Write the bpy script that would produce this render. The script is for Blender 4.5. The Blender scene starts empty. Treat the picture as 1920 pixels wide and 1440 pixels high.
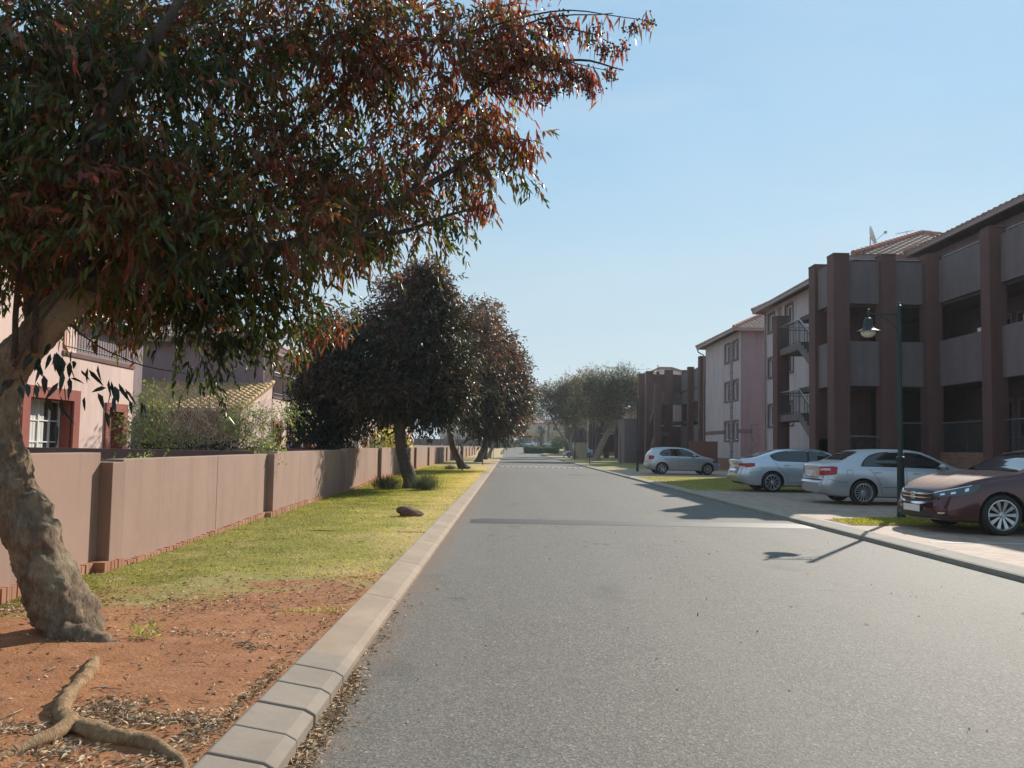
import bpy, bmesh, math, random
import numpy as np
from mathutils import Vector, Matrix
from mathutils.bvhtree import BVHTree
R = math.radians
random.seed(7)
rng = np.random.default_rng(7)
S = bpy.context.scene
C = S.collection

# ------------------------------------------------------------ camera
cam = bpy.data.cameras.new('camera')
co = bpy.data.objects.new('camera', cam); C.objects.link(co)
cam.sensor_width = 36.0; cam.lens = 36.0 * 1442.0 / 1920.0
cam.shift_y = 0.0202; cam.clip_end = 6000; cam.clip_start = 0.05
co.matrix_world = (Matrix.Translation((0, 0, 1.42)) @ Matrix.Rotation(R(-0.145), 4, 'Z')
                   @ Matrix.Rotation(R(93.15), 4, 'X') @ Matrix.Rotation(R(0.975), 4, 'Z'))
S.camera = co

# ------------------------------------------------------------ sky and sun
SUN_AZ, SUN_EL = 35.5, 32.4
w = bpy.data.worlds.new('World'); S.world = w; w.use_nodes = True
nt = w.node_tree; nt.nodes.clear()
sky = nt.nodes.new('ShaderNodeTexSky'); sky.sky_type = 'NISHITA'; sky.sun_disc = False
sky.sun_elevation = R(SUN_EL); sky.sun_rotation = R(SUN_AZ)
sky.altitude = 0; sky.air_density = 1.5; sky.dust_density = 0.05; sky.ozone_density = 3.0
bg = nt.nodes.new('ShaderNodeBackground'); bg.inputs['Strength'].default_value = 0.12
wo = nt.nodes.new('ShaderNodeOutputWorld')
veil = nt.nodes.new('ShaderNodeMix'); veil.data_type = 'RGBA'; veil.inputs[7].default_value = (2.28, 3.72, 4.85, 1)   # thin high haze over the blue
wtc = nt.nodes.new('ShaderNodeTexCoord'); wmp = nt.nodes.new('ShaderNodeMapping'); wmp.inputs['Scale'].default_value = (1, 1, 3.0); wno = nt.nodes.new('ShaderNodeTexNoise'); wno.inputs['Scale'].default_value = 1.6; wno.inputs['Detail'].default_value = 5
wmr = nt.nodes.new('ShaderNodeMapRange'); wmr.inputs[1].default_value = 0.3; wmr.inputs[2].default_value = 0.7; wmr.inputs[3].default_value = 0.62; wmr.inputs[4].default_value = 0.78
nt.links.new(wtc.outputs['Generated'], wmp.inputs[0]); nt.links.new(wmp.outputs[0], wno.inputs['Vector']); nt.links.new(wno.outputs[0], wmr.inputs[0]); nt.links.new(wmr.outputs[0], veil.inputs[0])
nt.links.new(sky.outputs[0], veil.inputs[6])
wsp = nt.nodes.new('ShaderNodeSeparateXYZ'); nt.links.new(wtc.outputs['Generated'], wsp.inputs[0])
low = nt.nodes.new('ShaderNodeMapRange'); low.interpolation_type = 'SMOOTHSTEP'; low.inputs[1].default_value = 0.0; low.inputs[2].default_value = 0.42; low.inputs[3].default_value = 0.88; low.inputs[4].default_value = 0.0; nt.links.new(wsp.outputs[2], low.inputs[0])
hm_ = nt.nodes.new('ShaderNodeMix'); hm_.data_type = 'RGBA'; hm_.inputs[7].default_value = (3.75, 4.55, 4.95, 1); nt.links.new(low.outputs[0], hm_.inputs[0]); nt.links.new(veil.outputs[2], hm_.inputs[6])
cmp_ = nt.nodes.new('ShaderNodeMapping'); cmp_.inputs['Scale'].default_value = (1.1, 1.6, 4.5); cmp_.inputs['Rotation'].default_value = (0.2, 0.35, 0.4); cno = nt.nodes.new('ShaderNodeTexNoise'); cno.inputs['Scale'].default_value = 1.5; cno.inputs['Detail'].default_value = 7; cno.inputs['Roughness'].default_value = 0.55; cno.inputs['Distortion'].default_value = 0.6
nt.links.new(wtc.outputs['Generated'], cmp_.inputs[0]); nt.links.new(cmp_.outputs[0], cno.inputs['Vector'])
cmr = nt.nodes.new('ShaderNodeMapRange'); cmr.inputs[1].default_value = 0.46; cmr.inputs[2].default_value = 0.72; cmr.inputs[3].default_value = 0.0; cmr.inputs[4].default_value = 0.34; nt.links.new(cno.outputs[0], cmr.inputs[0])
cmx = nt.nodes.new('ShaderNodeMix'); cmx.data_type = 'RGBA'; cmx.inputs[7].default_value = (4.2, 4.9, 5.5, 1); nt.links.new(cmr.outputs[0], cmx.inputs[0]); nt.links.new(hm_.outputs[2], cmx.inputs[6])
nt.links.new(cmx.outputs[2], bg.inputs[0]); nt.links.new(bg.outputs[0], wo.inputs[0])
sl = bpy.data.lights.new('sun', 'SUN'); sl.energy = 5.0; sl.angle = R(0.53); sl.color = (1.0, 0.93, 0.82)
so = bpy.data.objects.new('sun', sl); C.objects.link(so)
tosun = Vector((math.sin(R(SUN_AZ)) * math.cos(R(SUN_EL)), math.cos(R(SUN_AZ)) * math.cos(R(SUN_EL)), math.sin(R(SUN_EL))))
so.rotation_euler = (-tosun).to_track_quat('-Z', 'Y').to_euler(); so.location = (20, 30, 40)
S.view_settings.view_transform = 'Standard'; S.view_settings.look = 'None'
S.view_settings.exposure = 0.32; S.view_settings.gamma = 1.0
S.cycles.max_bounces = 8; S.cycles.transparent_max_bounces = 8
S.cycles.sample_clamp_indirect = 8
S.cycles.use_denoising = True

# ------------------------------------------------------------ helpers
def tag(o, label=None, cat=None, group=None, kind=None):
    if label: o['label'] = label
    if cat: o['category'] = cat
    if group: o['group'] = group
    if kind: o['kind'] = kind
    return o

def empty(name, loc=(0, 0, 0), rz=0.0, label=None, cat=None, group=None):
    o = bpy.data.objects.new(name, None); C.objects.link(o)
    o.location = loc; o.rotation_euler = (0, 0, rz); o.empty_display_size = 0.2
    return tag(o, label, cat, group)

def link(name, me, mats, parent=None):
    o = bpy.data.objects.new(name, me); C.objects.link(o)
    if not isinstance(mats, (list, tuple)): mats = [mats]
    for m in mats: me.materials.append(m)
    if parent is not None: o.parent = parent
    return o

def copy_tree(o, parent=None):
    c = o.copy(); C.objects.link(c)
    if parent is not None:
        c.parent = parent; c.matrix_parent_inverse = o.matrix_parent_inverse
    for ch in list(o.children): copy_tree(ch, c)
    return c

class MB:
    def __init__(s): s.v = []; s.f = []; s.m = []
    def add(s, vs, fs, mi=0):
        b = len(s.v); s.v.extend([tuple(p) for p in vs]); s.f.extend([tuple(i + b for i in f) for f in fs]); s.m.extend([mi] * len(fs)); return s
    def box(s, x0, x1, y0, y1, z0, z1, mi=0, M=None):
        vs = [(x0, y0, z0), (x1, y0, z0), (x1, y1, z0), (x0, y1, z0), (x0, y0, z1), (x1, y0, z1), (x1, y1, z1), (x0, y1, z1)]
        if M is not None: vs = [M @ Vector(p) for p in vs]
        return s.add(vs, [(0, 3, 2, 1), (4, 5, 6, 7), (0, 1, 5, 4), (1, 2, 6, 5), (2, 3, 7, 6), (3, 0, 4, 7)], mi)
    def tube(s, pts, rad, n=8, mi=0, cap=True, noise=0.0):
        pts = [Vector(p) for p in pts]; b = len(s.v); prev = None
        for i, p in enumerate(pts):
            t = (pts[min(i + 1, len(pts) - 1)] - pts[max(i - 1, 0)])
            t = t.normalized() if t.length > 1e-9 else Vector((0, 0, 1))
            if prev is None:
                a = t.cross(Vector((0, 0, 1)))
                if a.length < 1e-3: a = t.cross(Vector((0, 1, 0)))
                a.normalize()
            else:
                a = (prev - t * prev.dot(t)); a = a.normalized() if a.length > 1e-6 else t.orthogonal().normalized()
            prev = a; c = t.cross(a); r = rad[i] if isinstance(rad, (list, tuple)) else rad
            for k in range(n):
                g = 2 * math.pi * k / n; rr = r * (1 + (random.uniform(-noise, noise) if noise else 0))
                s.v.append(tuple(p + a * math.cos(g) * rr + c * math.sin(g) * rr))
        for i in range(len(pts) - 1):
            for k in range(n):
                k2 = (k + 1) % n
                s.f.append((b + i * n + k, b + i * n + k2, b + (i + 1) * n + k2, b + (i + 1) * n + k)); s.m.append(mi)
        if cap:
            s.f.append(tuple(b + k for k in range(n - 1, -1, -1))); s.m.append(mi)
            s.f.append(tuple(b + (len(pts) - 1) * n + k for k in range(n))); s.m.append(mi)
        return s
    def lathe(s, prof, n=24, mi=0, M=None, closed=False):
        b = len(s.v)
        for (r, z) in prof:
            for k in range(n):
                g = 2 * math.pi * k / n; p = Vector((r * math.cos(g), r * math.sin(g), z))
                if M is not None: p = M @ p
                s.v.append(tuple(p))
        L = len(prof)
        for i in range(L if closed else L - 1):
            for k in range(n):
                k2 = (k + 1) % n; j = (i + 1) % L
                s.f.append((b + i * n + k, b + i * n + k2, b + j * n + k2, b + j * n + k)); s.m.append(mi)
        return s
    def prism(s, poly, axis, a0, a1, mi=0):
        """poly: 2D outline; axis 'x' -> (y,z), 'y' -> (x,z), 'z' -> (x,y)"""
        def q(p, a): return {'x': (a, p[0], p[1]), 'y': (p[0], a, p[1]), 'z': (p[0], p[1], a)}[axis]
        n = len(poly); vs = [q(p, a0) for p in poly] + [q(p, a1) for p in poly]
        fs = [tuple(range(n)), tuple(range(2 * n - 1, n - 1, -1))] + [(i, i + n, (i + 1) % n + n, (i + 1) % n) for i in range(n)]
        return s.add(vs, fs, mi)
    def build(s, name, mats, parent=None, smooth=False, bevel=0.0, fix=True):
        me = bpy.data.meshes.new(name); me.from_pydata(s.v, [], s.f)
        me.polygons.foreach_set('material_index', s.m)
        if fix or bevel:
            bm = bmesh.new(); bm.from_mesh(me)
            bmesh.ops.recalc_face_normals(bm, faces=bm.faces)
            if bevel:
                es = [e for e in bm.edges if len(e.link_faces) == 2 and e.calc_face_angle(0) > 0.5]
                bmesh.ops.bevel(bm, geom=es, offset=bevel, segments=2, affect='EDGES', profile=0.5, clamp_overlap=True)
            bm.to_mesh(me); bm.free()
        if smooth:
            me.polygons.foreach_set('use_smooth', [True] * len(me.polygons))
            try: me.set_sharp_from_angle(angle=R(38))
            except Exception: pass
        me.update()
        return link(name, me, mats, parent)

# ------------------------------------------------------------ materials
class NT:
    def __init__(s, name):
        s.m = bpy.data.materials.new(name); s.m.use_nodes = True; s.t = s.m.node_tree
        s.p = s.t.nodes['Principled BSDF']; s.out = s.t.nodes['Material Output']
        s.tc = s.t.nodes.new('ShaderNodeTexCoord')
    def n(s, ty, **kw):
        x = s.t.nodes.new(ty)
        for k, v in kw.items():
            if k in x.inputs: x.inputs[k].default_value = v
            else: setattr(x, k, v)
        return x
    def l(s, a, b): s.t.links.new(a, b)
    def noise(s, scale, detail=4, rough=0.55, coord='Object', vec=None):
        x = s.n('ShaderNodeTexNoise'); x.inputs['Scale'].default_value = scale; x.inputs['Detail'].default_value = detail; x.inputs['Roughness'].default_value = rough
        s.l(vec if vec is not None else s.tc.outputs[coord], x.inputs['Vector']); return x.outputs['Fac']
    def map(s, sc=(1, 1, 1), coord='Object', loc=(0, 0, 0), rot=(0, 0, 0)):
        x = s.n('ShaderNodeMapping'); x.inputs['Scale'].default_value = sc; x.inputs['Location'].default_value = loc; x.inputs['Rotation'].default_value = rot
        s.l(s.tc.outputs[coord], x.inputs['Vector']); return x.outputs['Vector']
    def ramp(s, fac, stops, interp='LINEAR'):
        x = s.n('ShaderNodeValToRGB'); cr = x.color_ramp; cr.interpolation = interp
        while len(cr.elements) < len(stops): cr.elements.new(0.5)
        for e, (p, c) in zip(cr.elements, stops):
            e.position = p; e.color = (*c, 1) if isinstance(c, tuple) else (c, c, c, 1)
        s.l(fac, x.inputs['Fac']); return x.outputs['Color']
    def mix(s, fac, a, b, mode='MIX'):
        x = s.n('ShaderNodeMix'); x.data_type = 'RGBA'; x.blend_type = mode
        for i, v in ((0, fac), (6, a), (7, b)):
            if isinstance(v, (int, float)): x.inputs[i].default_value = v if i == 0 else (v, v, v, 1)
            elif isinstance(v, tuple): x.inputs[i].default_value = (*v, 1)
            else: s.l(v, x.inputs[i])
        return x.outputs[2]
    def math(s, op, a, b=None, clamp=False):
        x = s.n('ShaderNodeMath'); x.operation = op; x.use_clamp = clamp
        for i, v in ((0, a), (1, b)):
            if v is None: continue
            if isinstance(v, (int, float)): x.inputs[i].default_value = v
            else: s.l(v, x.inputs[i])
        return x.outputs[0]
    def sep(s, coord='Object'):
        x = s.n('ShaderNodeSeparateXYZ'); s.l(s.tc.outputs[coord], x.inputs[0]); return x.outputs
    def bump(s, h, strength=0.3, dist=0.01, normal=None):
        x = s.n('ShaderNodeBump'); x.inputs['Strength'].default_value = strength; x.inputs['Distance'].default_value = dist
        s.l(h, x.inputs['Height'])
        if normal is not None: s.l(normal, x.inputs['Normal'])
        return x.outputs[0]
    def fin(s, col=None, rough=None, normal=None, **kw):
        if col is not None:
            if isinstance(col, tuple): s.p.inputs['Base Color'].default_value = (*col, 1)
            else: s.l(col, s.p.inputs['Base Color'])
        if rough is not None:
            if isinstance(rough, (int, float)): s.p.inputs['Roughness'].default_value = rough
            else: s.l(rough, s.p.inputs['Roughness'])
        if normal is not None: s.l(normal, s.p.inputs['Normal'])
        for k, v in kw.items(): s.p.inputs[k].default_value = v
        return s.m

def plain(name, col, rough=0.6, **kw): return NT(name).fin(col, rough, **kw)
def mul(c, k): return tuple(min(1, x * k) for x in c)
def plaster(name, col, var=0.14, scale=1.3, stain=None, bumps=0.25):
    t = NT(name)
    a = t.noise(scale, 6, 0.65); c = t.ramp(a, [(0.3, mul(col, 1 - var)), (0.7, mul(col, 1 + var))])
    v = t.noise(1.0, 5, 0.6, vec=t.map((2.2, 2.2, 0.22)))
    c = t.mix(t.ramp(v, [(0.47, 0.0), (0.68, 0.55)]), c, mul(col, 0.66))
    st_ = t.noise(1.0, 6, 0.7, vec=t.map((9, 9, 0.35))); c = t.mix(t.ramp(st_, [(0.56, 0.0), (0.66, 0.35)]), c, mul(col, 0.6))
    bl_ = t.noise(5.5, 7, 0.75); c = t.mix(t.ramp(bl_, [(0.52, 0.0), (0.7, 0.28)]), c, mul(col, 1.25))
    ch = t.noise(19, 6, 0.8); c = t.mix(t.ramp(ch, [(0.66, 0.0), (0.72, 0.5)]), c, mul(col, 0.5))
    if stain:
        z = t.sep()[2]; n2 = t.noise(2.6, 6, 0.7)
        f = t.math('SUBTRACT', t.math('MULTIPLY', n2, 0.85), t.math('MULTIPLY', t.math('SUBTRACT', z, 0.1), 1.3))
        f = t.math('SUBTRACT', f, t.ramp(t.math('MULTIPLY', t.sep()[1], 0.02), [(0.40, 0.5), (0.52, 0.0)]))
        c = t.mix(t.ramp(f, [(0.05, 0.0), (0.35, 0.75)]), c, stain)
    nb = t.bump(t.noise(70, 4, 0.6), bumps, 0.004)
    return t.fin(c, 0.88, nb)
def metal(name, col, rough=0.4, m=0.3): return NT(name).fin(col, rough, Metallic=m)

def asphalt():
    t = NT('asphalt'); v = t.map((1, 1, 1))
    g = t.n('ShaderNodeTexVoronoi'); g.inputs['Scale'].default_value = 85; t.l(v, g.inputs['Vector'])
    big = t.noise(0.35, 5, 0.6); med = t.noise(2.5, 6, 0.7); fine = t.noise(140, 3, 0.7)
    lanes = t.noise(1.0, 4, 0.5, vec=t.map((1.1, 0.03, 1)))
    c = t.ramp(g.outputs['Color'], [(0.0, (0.060, 0.053, 0.045)), (0.5, (0.138, 0.122, 0.104)), (0.88, (0.24, 0.215, 0.185)), (1.0, (0.44, 0.40, 0.35))])
    c = t.mix(t.ramp(big, [(0.35, 0.0), (0.7, 0.4)]), c, (0.165, 0.146, 0.125))
    c = t.mix(t.ramp(med, [(0.4, 0.0), (0.75, 0.3)]), c, (0.105, 0.092, 0.078))
    c = t.mix(t.ramp(lanes, [(0.45, 0.0), (0.62, 0.28)]), c, (0.185, 0.165, 0.142))
    x, y, z = t.sep()
    e = t.math('ADD', t.math('MULTIPLY', t.math('ADD', x, 0.97), -2.2), t.math('MULTIPLY', t.noise(3.0, 6, 0.7), 1.6))
    c = t.mix(t.ramp(e, [(0.2, 0.0), (0.9, 0.6)]), c, (0.22, 0.13, 0.08))
    oil = t.noise(0.9, 3, 0.5, vec=t.map((1, .55, 1), loc=(7, 3, 0))); c = t.mix(t.ramp(oil, [(0.64, 0.0), (0.74, 0.35)]), c, (0.05, 0.043, 0.036))
    ck = t.n('ShaderNodeTexVoronoi'); ck.feature = 'DISTANCE_TO_EDGE'; ck.inputs['Scale'].default_value = 0.32
    wv = t.n('ShaderNodeVectorMath'); wv.operation = 'ADD'; nz_ = t.n('ShaderNodeTexNoise'); nz_.inputs['Scale'].default_value = 1.7; nz_.inputs['Detail'].default_value = 6; t.l(t.tc.outputs['Object'], nz_.inputs['Vector'])
    sc_ = t.n('ShaderNodeVectorMath'); sc_.operation = 'SCALE'; sc_.inputs['Scale'].default_value = 1.3; t.l(nz_.outputs['Color'], sc_.inputs[0]); t.l(t.tc.outputs['Object'], wv.inputs[0]); t.l(sc_.outputs[0], wv.inputs[1]); t.l(wv.outputs[0], ck.inputs['Vector'])
    cm = t.math('MULTIPLY', t.ramp(ck.outputs['Distance'], [(0.0, 1.0), (0.006, 0.0)]), t.ramp(t.noise(0.5, 3, 0.5), [(0.5, 0.0), (0.62, 0.7)])); c = t.mix(cm, c, (0.035, 0.03, 0.026))
    hb = t.math('ADD', g.outputs['Distance'], t.math('MULTIPLY', fine, 0.4))
    nb = t.bump(hb, 0.42, 0.005)
    return t.fin(c, 0.74, nb, **{'Specular IOR Level': 0.26})
def verge_mat():
    t = NT('verge_soil_and_turf'); x, y, z = t.sep()
    n1 = t.noise(1.1, 6, 0.65); n2 = t.noise(6, 6, 0.7); n3 = t.noise(45, 5, 0.7); n4 = t.noise(0.35, 4, 0.6)
    soil = t.ramp(n2, [(0.25, (0.25, 0.092, 0.036)), (0.55, (0.39, 0.165, 0.068)), (0.8, (0.52, 0.27, 0.13))])
    soil = t.mix(t.ramp(n3, [(0.45, 0.0), (0.75, 0.5)]), soil, (0.22, 0.085, 0.032))
    grass = t.ramp(n2, [(0.3, (0.18, 0.16, 0.025)), (0.6, (0.30, 0.27, 0.045)), (0.8, (0.44, 0.36, 0.12))])
    grass = t.mix(t.ramp(n3, [(0.4, 0.0), (0.7, 0.6)]), grass, (0.12, 0.12, 0.02))
    dry = t.ramp(n3, [(0.3, (0.28, 0.18, 0.07)), (0.7, (0.55, 0.42, 0.20))])
    # turf mask: grows beyond y ~6.4 m, later near the kerb
    my = t.math('MULTIPLY', t.math('SUBTRACT', y, 6.3), 0.55)
    mx = t.math('MULTIPLY', t.math('ADD', x, 2.3), -0.45, False)
    k = t.math('ADD', t.math('ADD', my, t.math('MINIMUM', mx, 0.35)), t.math('MULTIPLY', t.math('SUBTRACT', n1, 0.5), 2.8))
    k = t.math('ADD', k, t.math('MULTIPLY', t.math('SUBTRACT', n2, 0.5), 1.3)); k = t.ramp(k, [(0.2, 0.0), (0.7, 1.0)])
    dm = t.math('ADD', t.math('MULTIPLY', t.math('SUBTRACT', y, 10.0), 0.018), t.math('ADD', t.math('MULTIPLY', t.math('ADD', x, 3.3), 0.35), t.math('MULTIPLY', t.math('SUBTRACT', n4, 0.5), 3.2)))
    g = t.mix(t.ramp(dm, [(0.25, 0.0), (0.75, 0.85)]), grass, dry)
    g = t.mix(t.ramp(t.noise(2.3, 6, 0.75), [(0.5, 0.0), (0.66, 0.75)]), g, dry); c = t.mix(k, soil, g)
    h = t.math('ADD', t.math('MULTIPLY', n3, 1.0), t.math('MULTIPLY', n2, 1.2))
    return t.fin(c, 0.95, t.bump(h, 0.7, 0.025))
def turf_mat(name, a, b, d):
    t = NT(name); n1 = t.noise(0.7, 5, 0.6); n3 = t.noise(30, 5, 0.7); n2 = t.noise(4, 5, 0.7)
    c = t.ramp(n2, [(0.3, a), (0.7, b)]); c = t.mix(t.ramp(n1, [(0.4, 0.0), (0.65, 0.8)]), c, d)
    c = t.mix(t.ramp(n3, [(0.4, 0.0), (0.7, 0.5)]), c, mul(a, 0.6))
    return t.fin(c, 0.95, t.bump(n3, 0.7, 0.02))
def concrete(name, col):
    t = NT(name); n1 = t.noise(1.6, 5, 0.7); n2 = t.noise(160, 3, 0.7); n3 = t.noise(9, 5, 0.7)
    c = t.ramp(n1, [(0.3, mul(col, 0.8)), (0.7, mul(col, 1.15))])
    c = t.mix(t.ramp(n3, [(0.45, 0.0), (0.75, 0.4)]), c, mul((col[0] * 1.1, col[1] * 0.9, col[2] * 0.75), 0.8))
    c = t.mix(t.ramp(n2, [(0.5, 0.0), (0.8, 0.35)]), c, mul(col, 0.6))
    return t.fin(c, 0.85, t.bump(n2, 0.35, 0.004))
def pavers():
    t = NT('clay_pavers'); b = t.n('ShaderNodeTexBrick'); t.l(t.map((1, 1, 1), rot=(0, 0, R(45))), b.inputs['Vector'])
    b.inputs['Scale'].default_value = 1.0; b.inputs['Brick Width'].default_value = 0.2; b.inputs['Row Height'].default_value = 0.1; b.inputs['Mortar Size'].default_value = 0.006
    b.inputs['Color1'].default_value = (0.26, 0.16, 0.12, 1); b.inputs['Color2'].default_value = (0.44, 0.30, 0.23, 1); b.inputs['Mortar'].default_value = (0.36, 0.30, 0.23, 1)
    n = t.noise(1.2, 5, 0.7); c = t.mix(t.ramp(n, [(0.4, 0.0), (0.8, 0.45)]), b.outputs['Color'], (0.34, 0.26, 0.20))
    return t.fin(c, 0.8, t.bump(b.outputs['Fac'], 0.25, -0.004))
def brick(name, c1, c2, mo, w_=0.22, h_=0.075, rot=None):
    t = NT(name); b = t.n('ShaderNodeTexBrick')
    x, y, z = t.sep(); cx = t.n('ShaderNodeCombineXYZ'); t.l(t.math('ADD', x, y), cx.inputs[0]); t.l(z, cx.inputs[1])
    t.l(cx.outputs[0], b.inputs['Vector']); b.inputs['Scale'].default_value = 1.0
    b.inputs['Brick Width'].default_value = w_; b.inputs['Row Height'].default_value = h_; b.inputs['Mortar Size'].default_value = 0.008
    b.inputs['Color1'].default_value = (*c1, 1); b.inputs['Color2'].default_value = (*c2, 1); b.inputs['Mortar'].default_value = (*mo, 1)
    c = t.mix(t.ramp(t.noise(3, 5, 0.7), [(0.4, 0.0), (0.7, 0.4)]), b.outputs['Color'], mul(c1, 0.7))
    return t.fin(c, 0.9, t.bump(b.outputs['Fac'], 0.4, -0.006))
def bark(name, a, b, scale=1.0, blotch=None):
    t = NT(name); n1 = t.noise(5 * scale, 7, 0.7, vec=t.map((1.6, 1.6, 0.7))); n2 = t.noise(28 * scale, 6, 0.75, vec=t.map((1.5, 1.5, 0.5))); n3 = t.noise(2.2 * scale, 4, 0.6)
    c = t.ramp(n1, [(0.3, a), (0.62, b)]); c = t.mix(t.ramp(n2, [(0.42, 0.0), (0.68, 0.75)]), c, mul(a, 0.5))
    if blotch: c = t.mix(t.ramp(n3, [(0.5, 0.0), (0.68, 0.6)]), c, blotch)  # pale yellowish tone mixed in at random over the bark
    h = t.math('ADD', t.math('MULTIPLY', n1, 1.5), t.math('MULTIPLY', n2, 0.8))
    return t.fin(c, 0.92, t.bump(h, 0.9, 0.03))
def leafmat(name, stops, trans=0.35, rough=0.42, spec=0.5, bright=1.7):
    t = NT(name); at = t.n('ShaderNodeAttribute'); at.attribute_name = 'tint'
    c = t.ramp(at.outputs['Fac'], stops)
    t.fin(c, rough); t.p.inputs['Specular IOR Level'].default_value = spec
    tr = t.n('ShaderNodeBsdfTranslucent'); t.l(t.mix(1.0, c, (bright, bright, bright * 0.75), 'MULTIPLY'), tr.inputs['Color'])
    mx = t.n('ShaderNodeMixShader'); mx.inputs[0].default_value = trans
    t.l(t.p.outputs[0], mx.inputs[1]); t.l(tr.outputs[0], mx.inputs[2]); t.l(mx.outputs[0], t.out.inputs['Surface'])
    return t.m
def roof_mat(name, a, b):
    t = NT(name); n1 = t.noise(2.0, 5, 0.7); n2 = t.noise(16, 4, 0.7)
    c = t.ramp(n2, [(0.3, a), (0.7, b)]); c = t.mix(t.ramp(n1, [(0.45, 0.0), (0.7, 0.5)]), c, mul(a, 0.55))
    return t.fin(c, 0.85, t.bump(n2, 0.4, 0.01))
def paint(name, col, rough=0.3, metallic=0.65, dust=None, dustmin=0.0):
    t = NT(name); c = col
    t.p.inputs['Coat Weight'].default_value = 1.0; t.p.inputs['Coat Roughness'].default_value = 0.06
    if dust:
        g = t.n('ShaderNodeNewGeometry'); sx = t.n('ShaderNodeSeparateXYZ'); t.l(g.outputs['Normal'], sx.inputs[0])
        nz = t.noise(5, 6, 0.7)
        f = t.math('MULTIPLY', t.ramp(sx.outputs[2], [(0.55, 0.0), (0.95, 1.0)]), t.ramp(nz, [(0.2, 0.35), (0.6, 0.8)]))
        z = t.sep()[2]; low = t.ramp(t.math('ADD', z, t.math('MULTIPLY', nz, 0.3)), [(0.3, 0.28), (0.6, 0.0)])
        f = t.math('MAXIMUM', f, low); c = t.mix(f, col, dust)
        rr = t.ramp(f, [(0.0, rough), (0.6, 0.75)]); t.l(t.ramp(f, [(0.0, 1.0), (0.7, 0.15)]), t.p.inputs['Coat Weight'])
        t.fin(c, rr); t.l(t.ramp(f, [(0.0, metallic), (0.7, 0.05)]), t.p.inputs['Metallic'])
        return t.m
    return t.fin(c, rough, Metallic=metallic)

M = {}
M['asphalt'] = asphalt(); M['verge'] = verge_mat(); M['pavers'] = pavers()
M['turf'] = turf_mat('lawn_turf', (0.17, 0.15, 0.03), (0.30, 0.26, 0.07), (0.42, 0.33, 0.13))
M['field'] = turf_mat('dry_ground', (0.16, 0.13, 0.06), (0.26, 0.22, 0.10), (0.30, 0.2, 0.1))
M['kerb'] = concrete('kerb_concrete', (0.33, 0.245, 0.175)); M['kerb2'] = concrete('kerb_concrete_grey', (0.27, 0.22, 0.175))
M['kerbr'] = concrete('pale_kerb_concrete', (0.32, 0.28, 0.23))
M['wallm'] = plaster('boundary_wall_plaster', (0.33, 0.212, 0.166), 0.08, 1.1, stain=(0.42, 0.17, 0.08))
M['pink'] = plaster('pink_plaster', (0.70, 0.50, 0.43), 0.08)
M['trim'] = plaster('terracotta_trim', (0.32, 0.09, 0.065), 0.08)
M['gwall'] = plaster('garden_wall_plaster', (0.17, 0.09, 0.075), 0.1)
M['lav'] = plaster('pale_mauve_plaster', (0.50, 0.405, 0.41), 0.08)
M['mauve'] = plaster('mauve_plaster', (0.26, 0.19, 0.20), 0.08)
M['panel'] = plaster('balcony_plaster', (0.172, 0.132, 0.132), 0.1)
M['pillar'] = plaster('red_brown_plaster', (0.135, 0.062, 0.054), 0.1)
M['inner'] = plaster('shaded_lobby_plaster', (0.115, 0.07, 0.065), 0.08); M['dtrim'] = plaster('dull_red_trim', (0.20, 0.11, 0.11), 0.08)  # lobby plaster darkened to put the shade of the openings into its colour
M['cream'] = plaster('cream_plaster', (0.55, 0.45, 0.33), 0.1)
M['plinth'] = brick('plinth_brick', (0.22, 0.09, 0.06), (0.32, 0.16, 0.1), (0.25, 0.2, 0.16))
M['redbrick'] = brick('orange_brick', (0.36, 0.15, 0.085), (0.46, 0.25, 0.16), (0.3, 0.2, 0.15), .31, .4)
M['tile'] = roof_mat('clay_roof_tile', (0.27, 0.165, 0.13), (0.44, 0.32, 0.26)); M['tiley'] = roof_mat('lichened_roof_tile', (0.40, 0.22, 0.10), (0.62, 0.46, 0.22))
M['ridge'] = roof_mat('ridge_tile', (0.42, 0.16, 0.12), (0.55, 0.28, 0.22))
M['green'] = metal('dark_green_metal', (0.012, 0.032, 0.032), 0.6, 0.1)
M['railing'] = metal('balcony_railing_metal', (0.03, 0.05, 0.05), 0.45, 0.2); M['rail'] = metal('handrail_metal', (0.35, 0.35, 0.36), 0.35, 0.8)
M['white'] = plain('white_frame', (0.75, 0.74, 0.70), 0.45); M['roadpaint'] = plain('road_paint', (0.42, 0.41, 0.38), 0.7)
M['blackrub'] = plain('rubber', (0.02, 0.02, 0.02), 0.75); M['glass'] = NT('window_glass').fin((0.03, 0.035, 0.04), 0.06, Metallic=0.0); M['glass'].node_tree.nodes['Principled BSDF'].inputs['Coat Weight'].default_value = 1
M['curtain'] = plain('net_curtain', (0.62, 0.60, 0.54), 0.9)
M['dark'] = plain('dark_interior', (0.03, 0.028, 0.03), 0.9); M['gutter'] = plain('gutter_paint', (0.30, 0.2, 0.19), 0.5)
M['bark1'] = bark('grey_brown_bark', (0.125, 0.080, 0.052), (0.37, 0.26, 0.165), 1.25, (0.46, 0.37, 0.24)); M['bark2'] = bark('dark_bark', (0.06, 0.045, 0.038), (0.14, 0.10, 0.08), 1.5)
M['barkp'] = bark('pale_bark', (0.16, 0.14, 0.11), (0.34, 0.30, 0.24), 1.2); M['rootm'] = bark('root_bark', (0.34, 0.18, 0.08), (0.58, 0.37, 0.20), 1.8)
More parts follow.
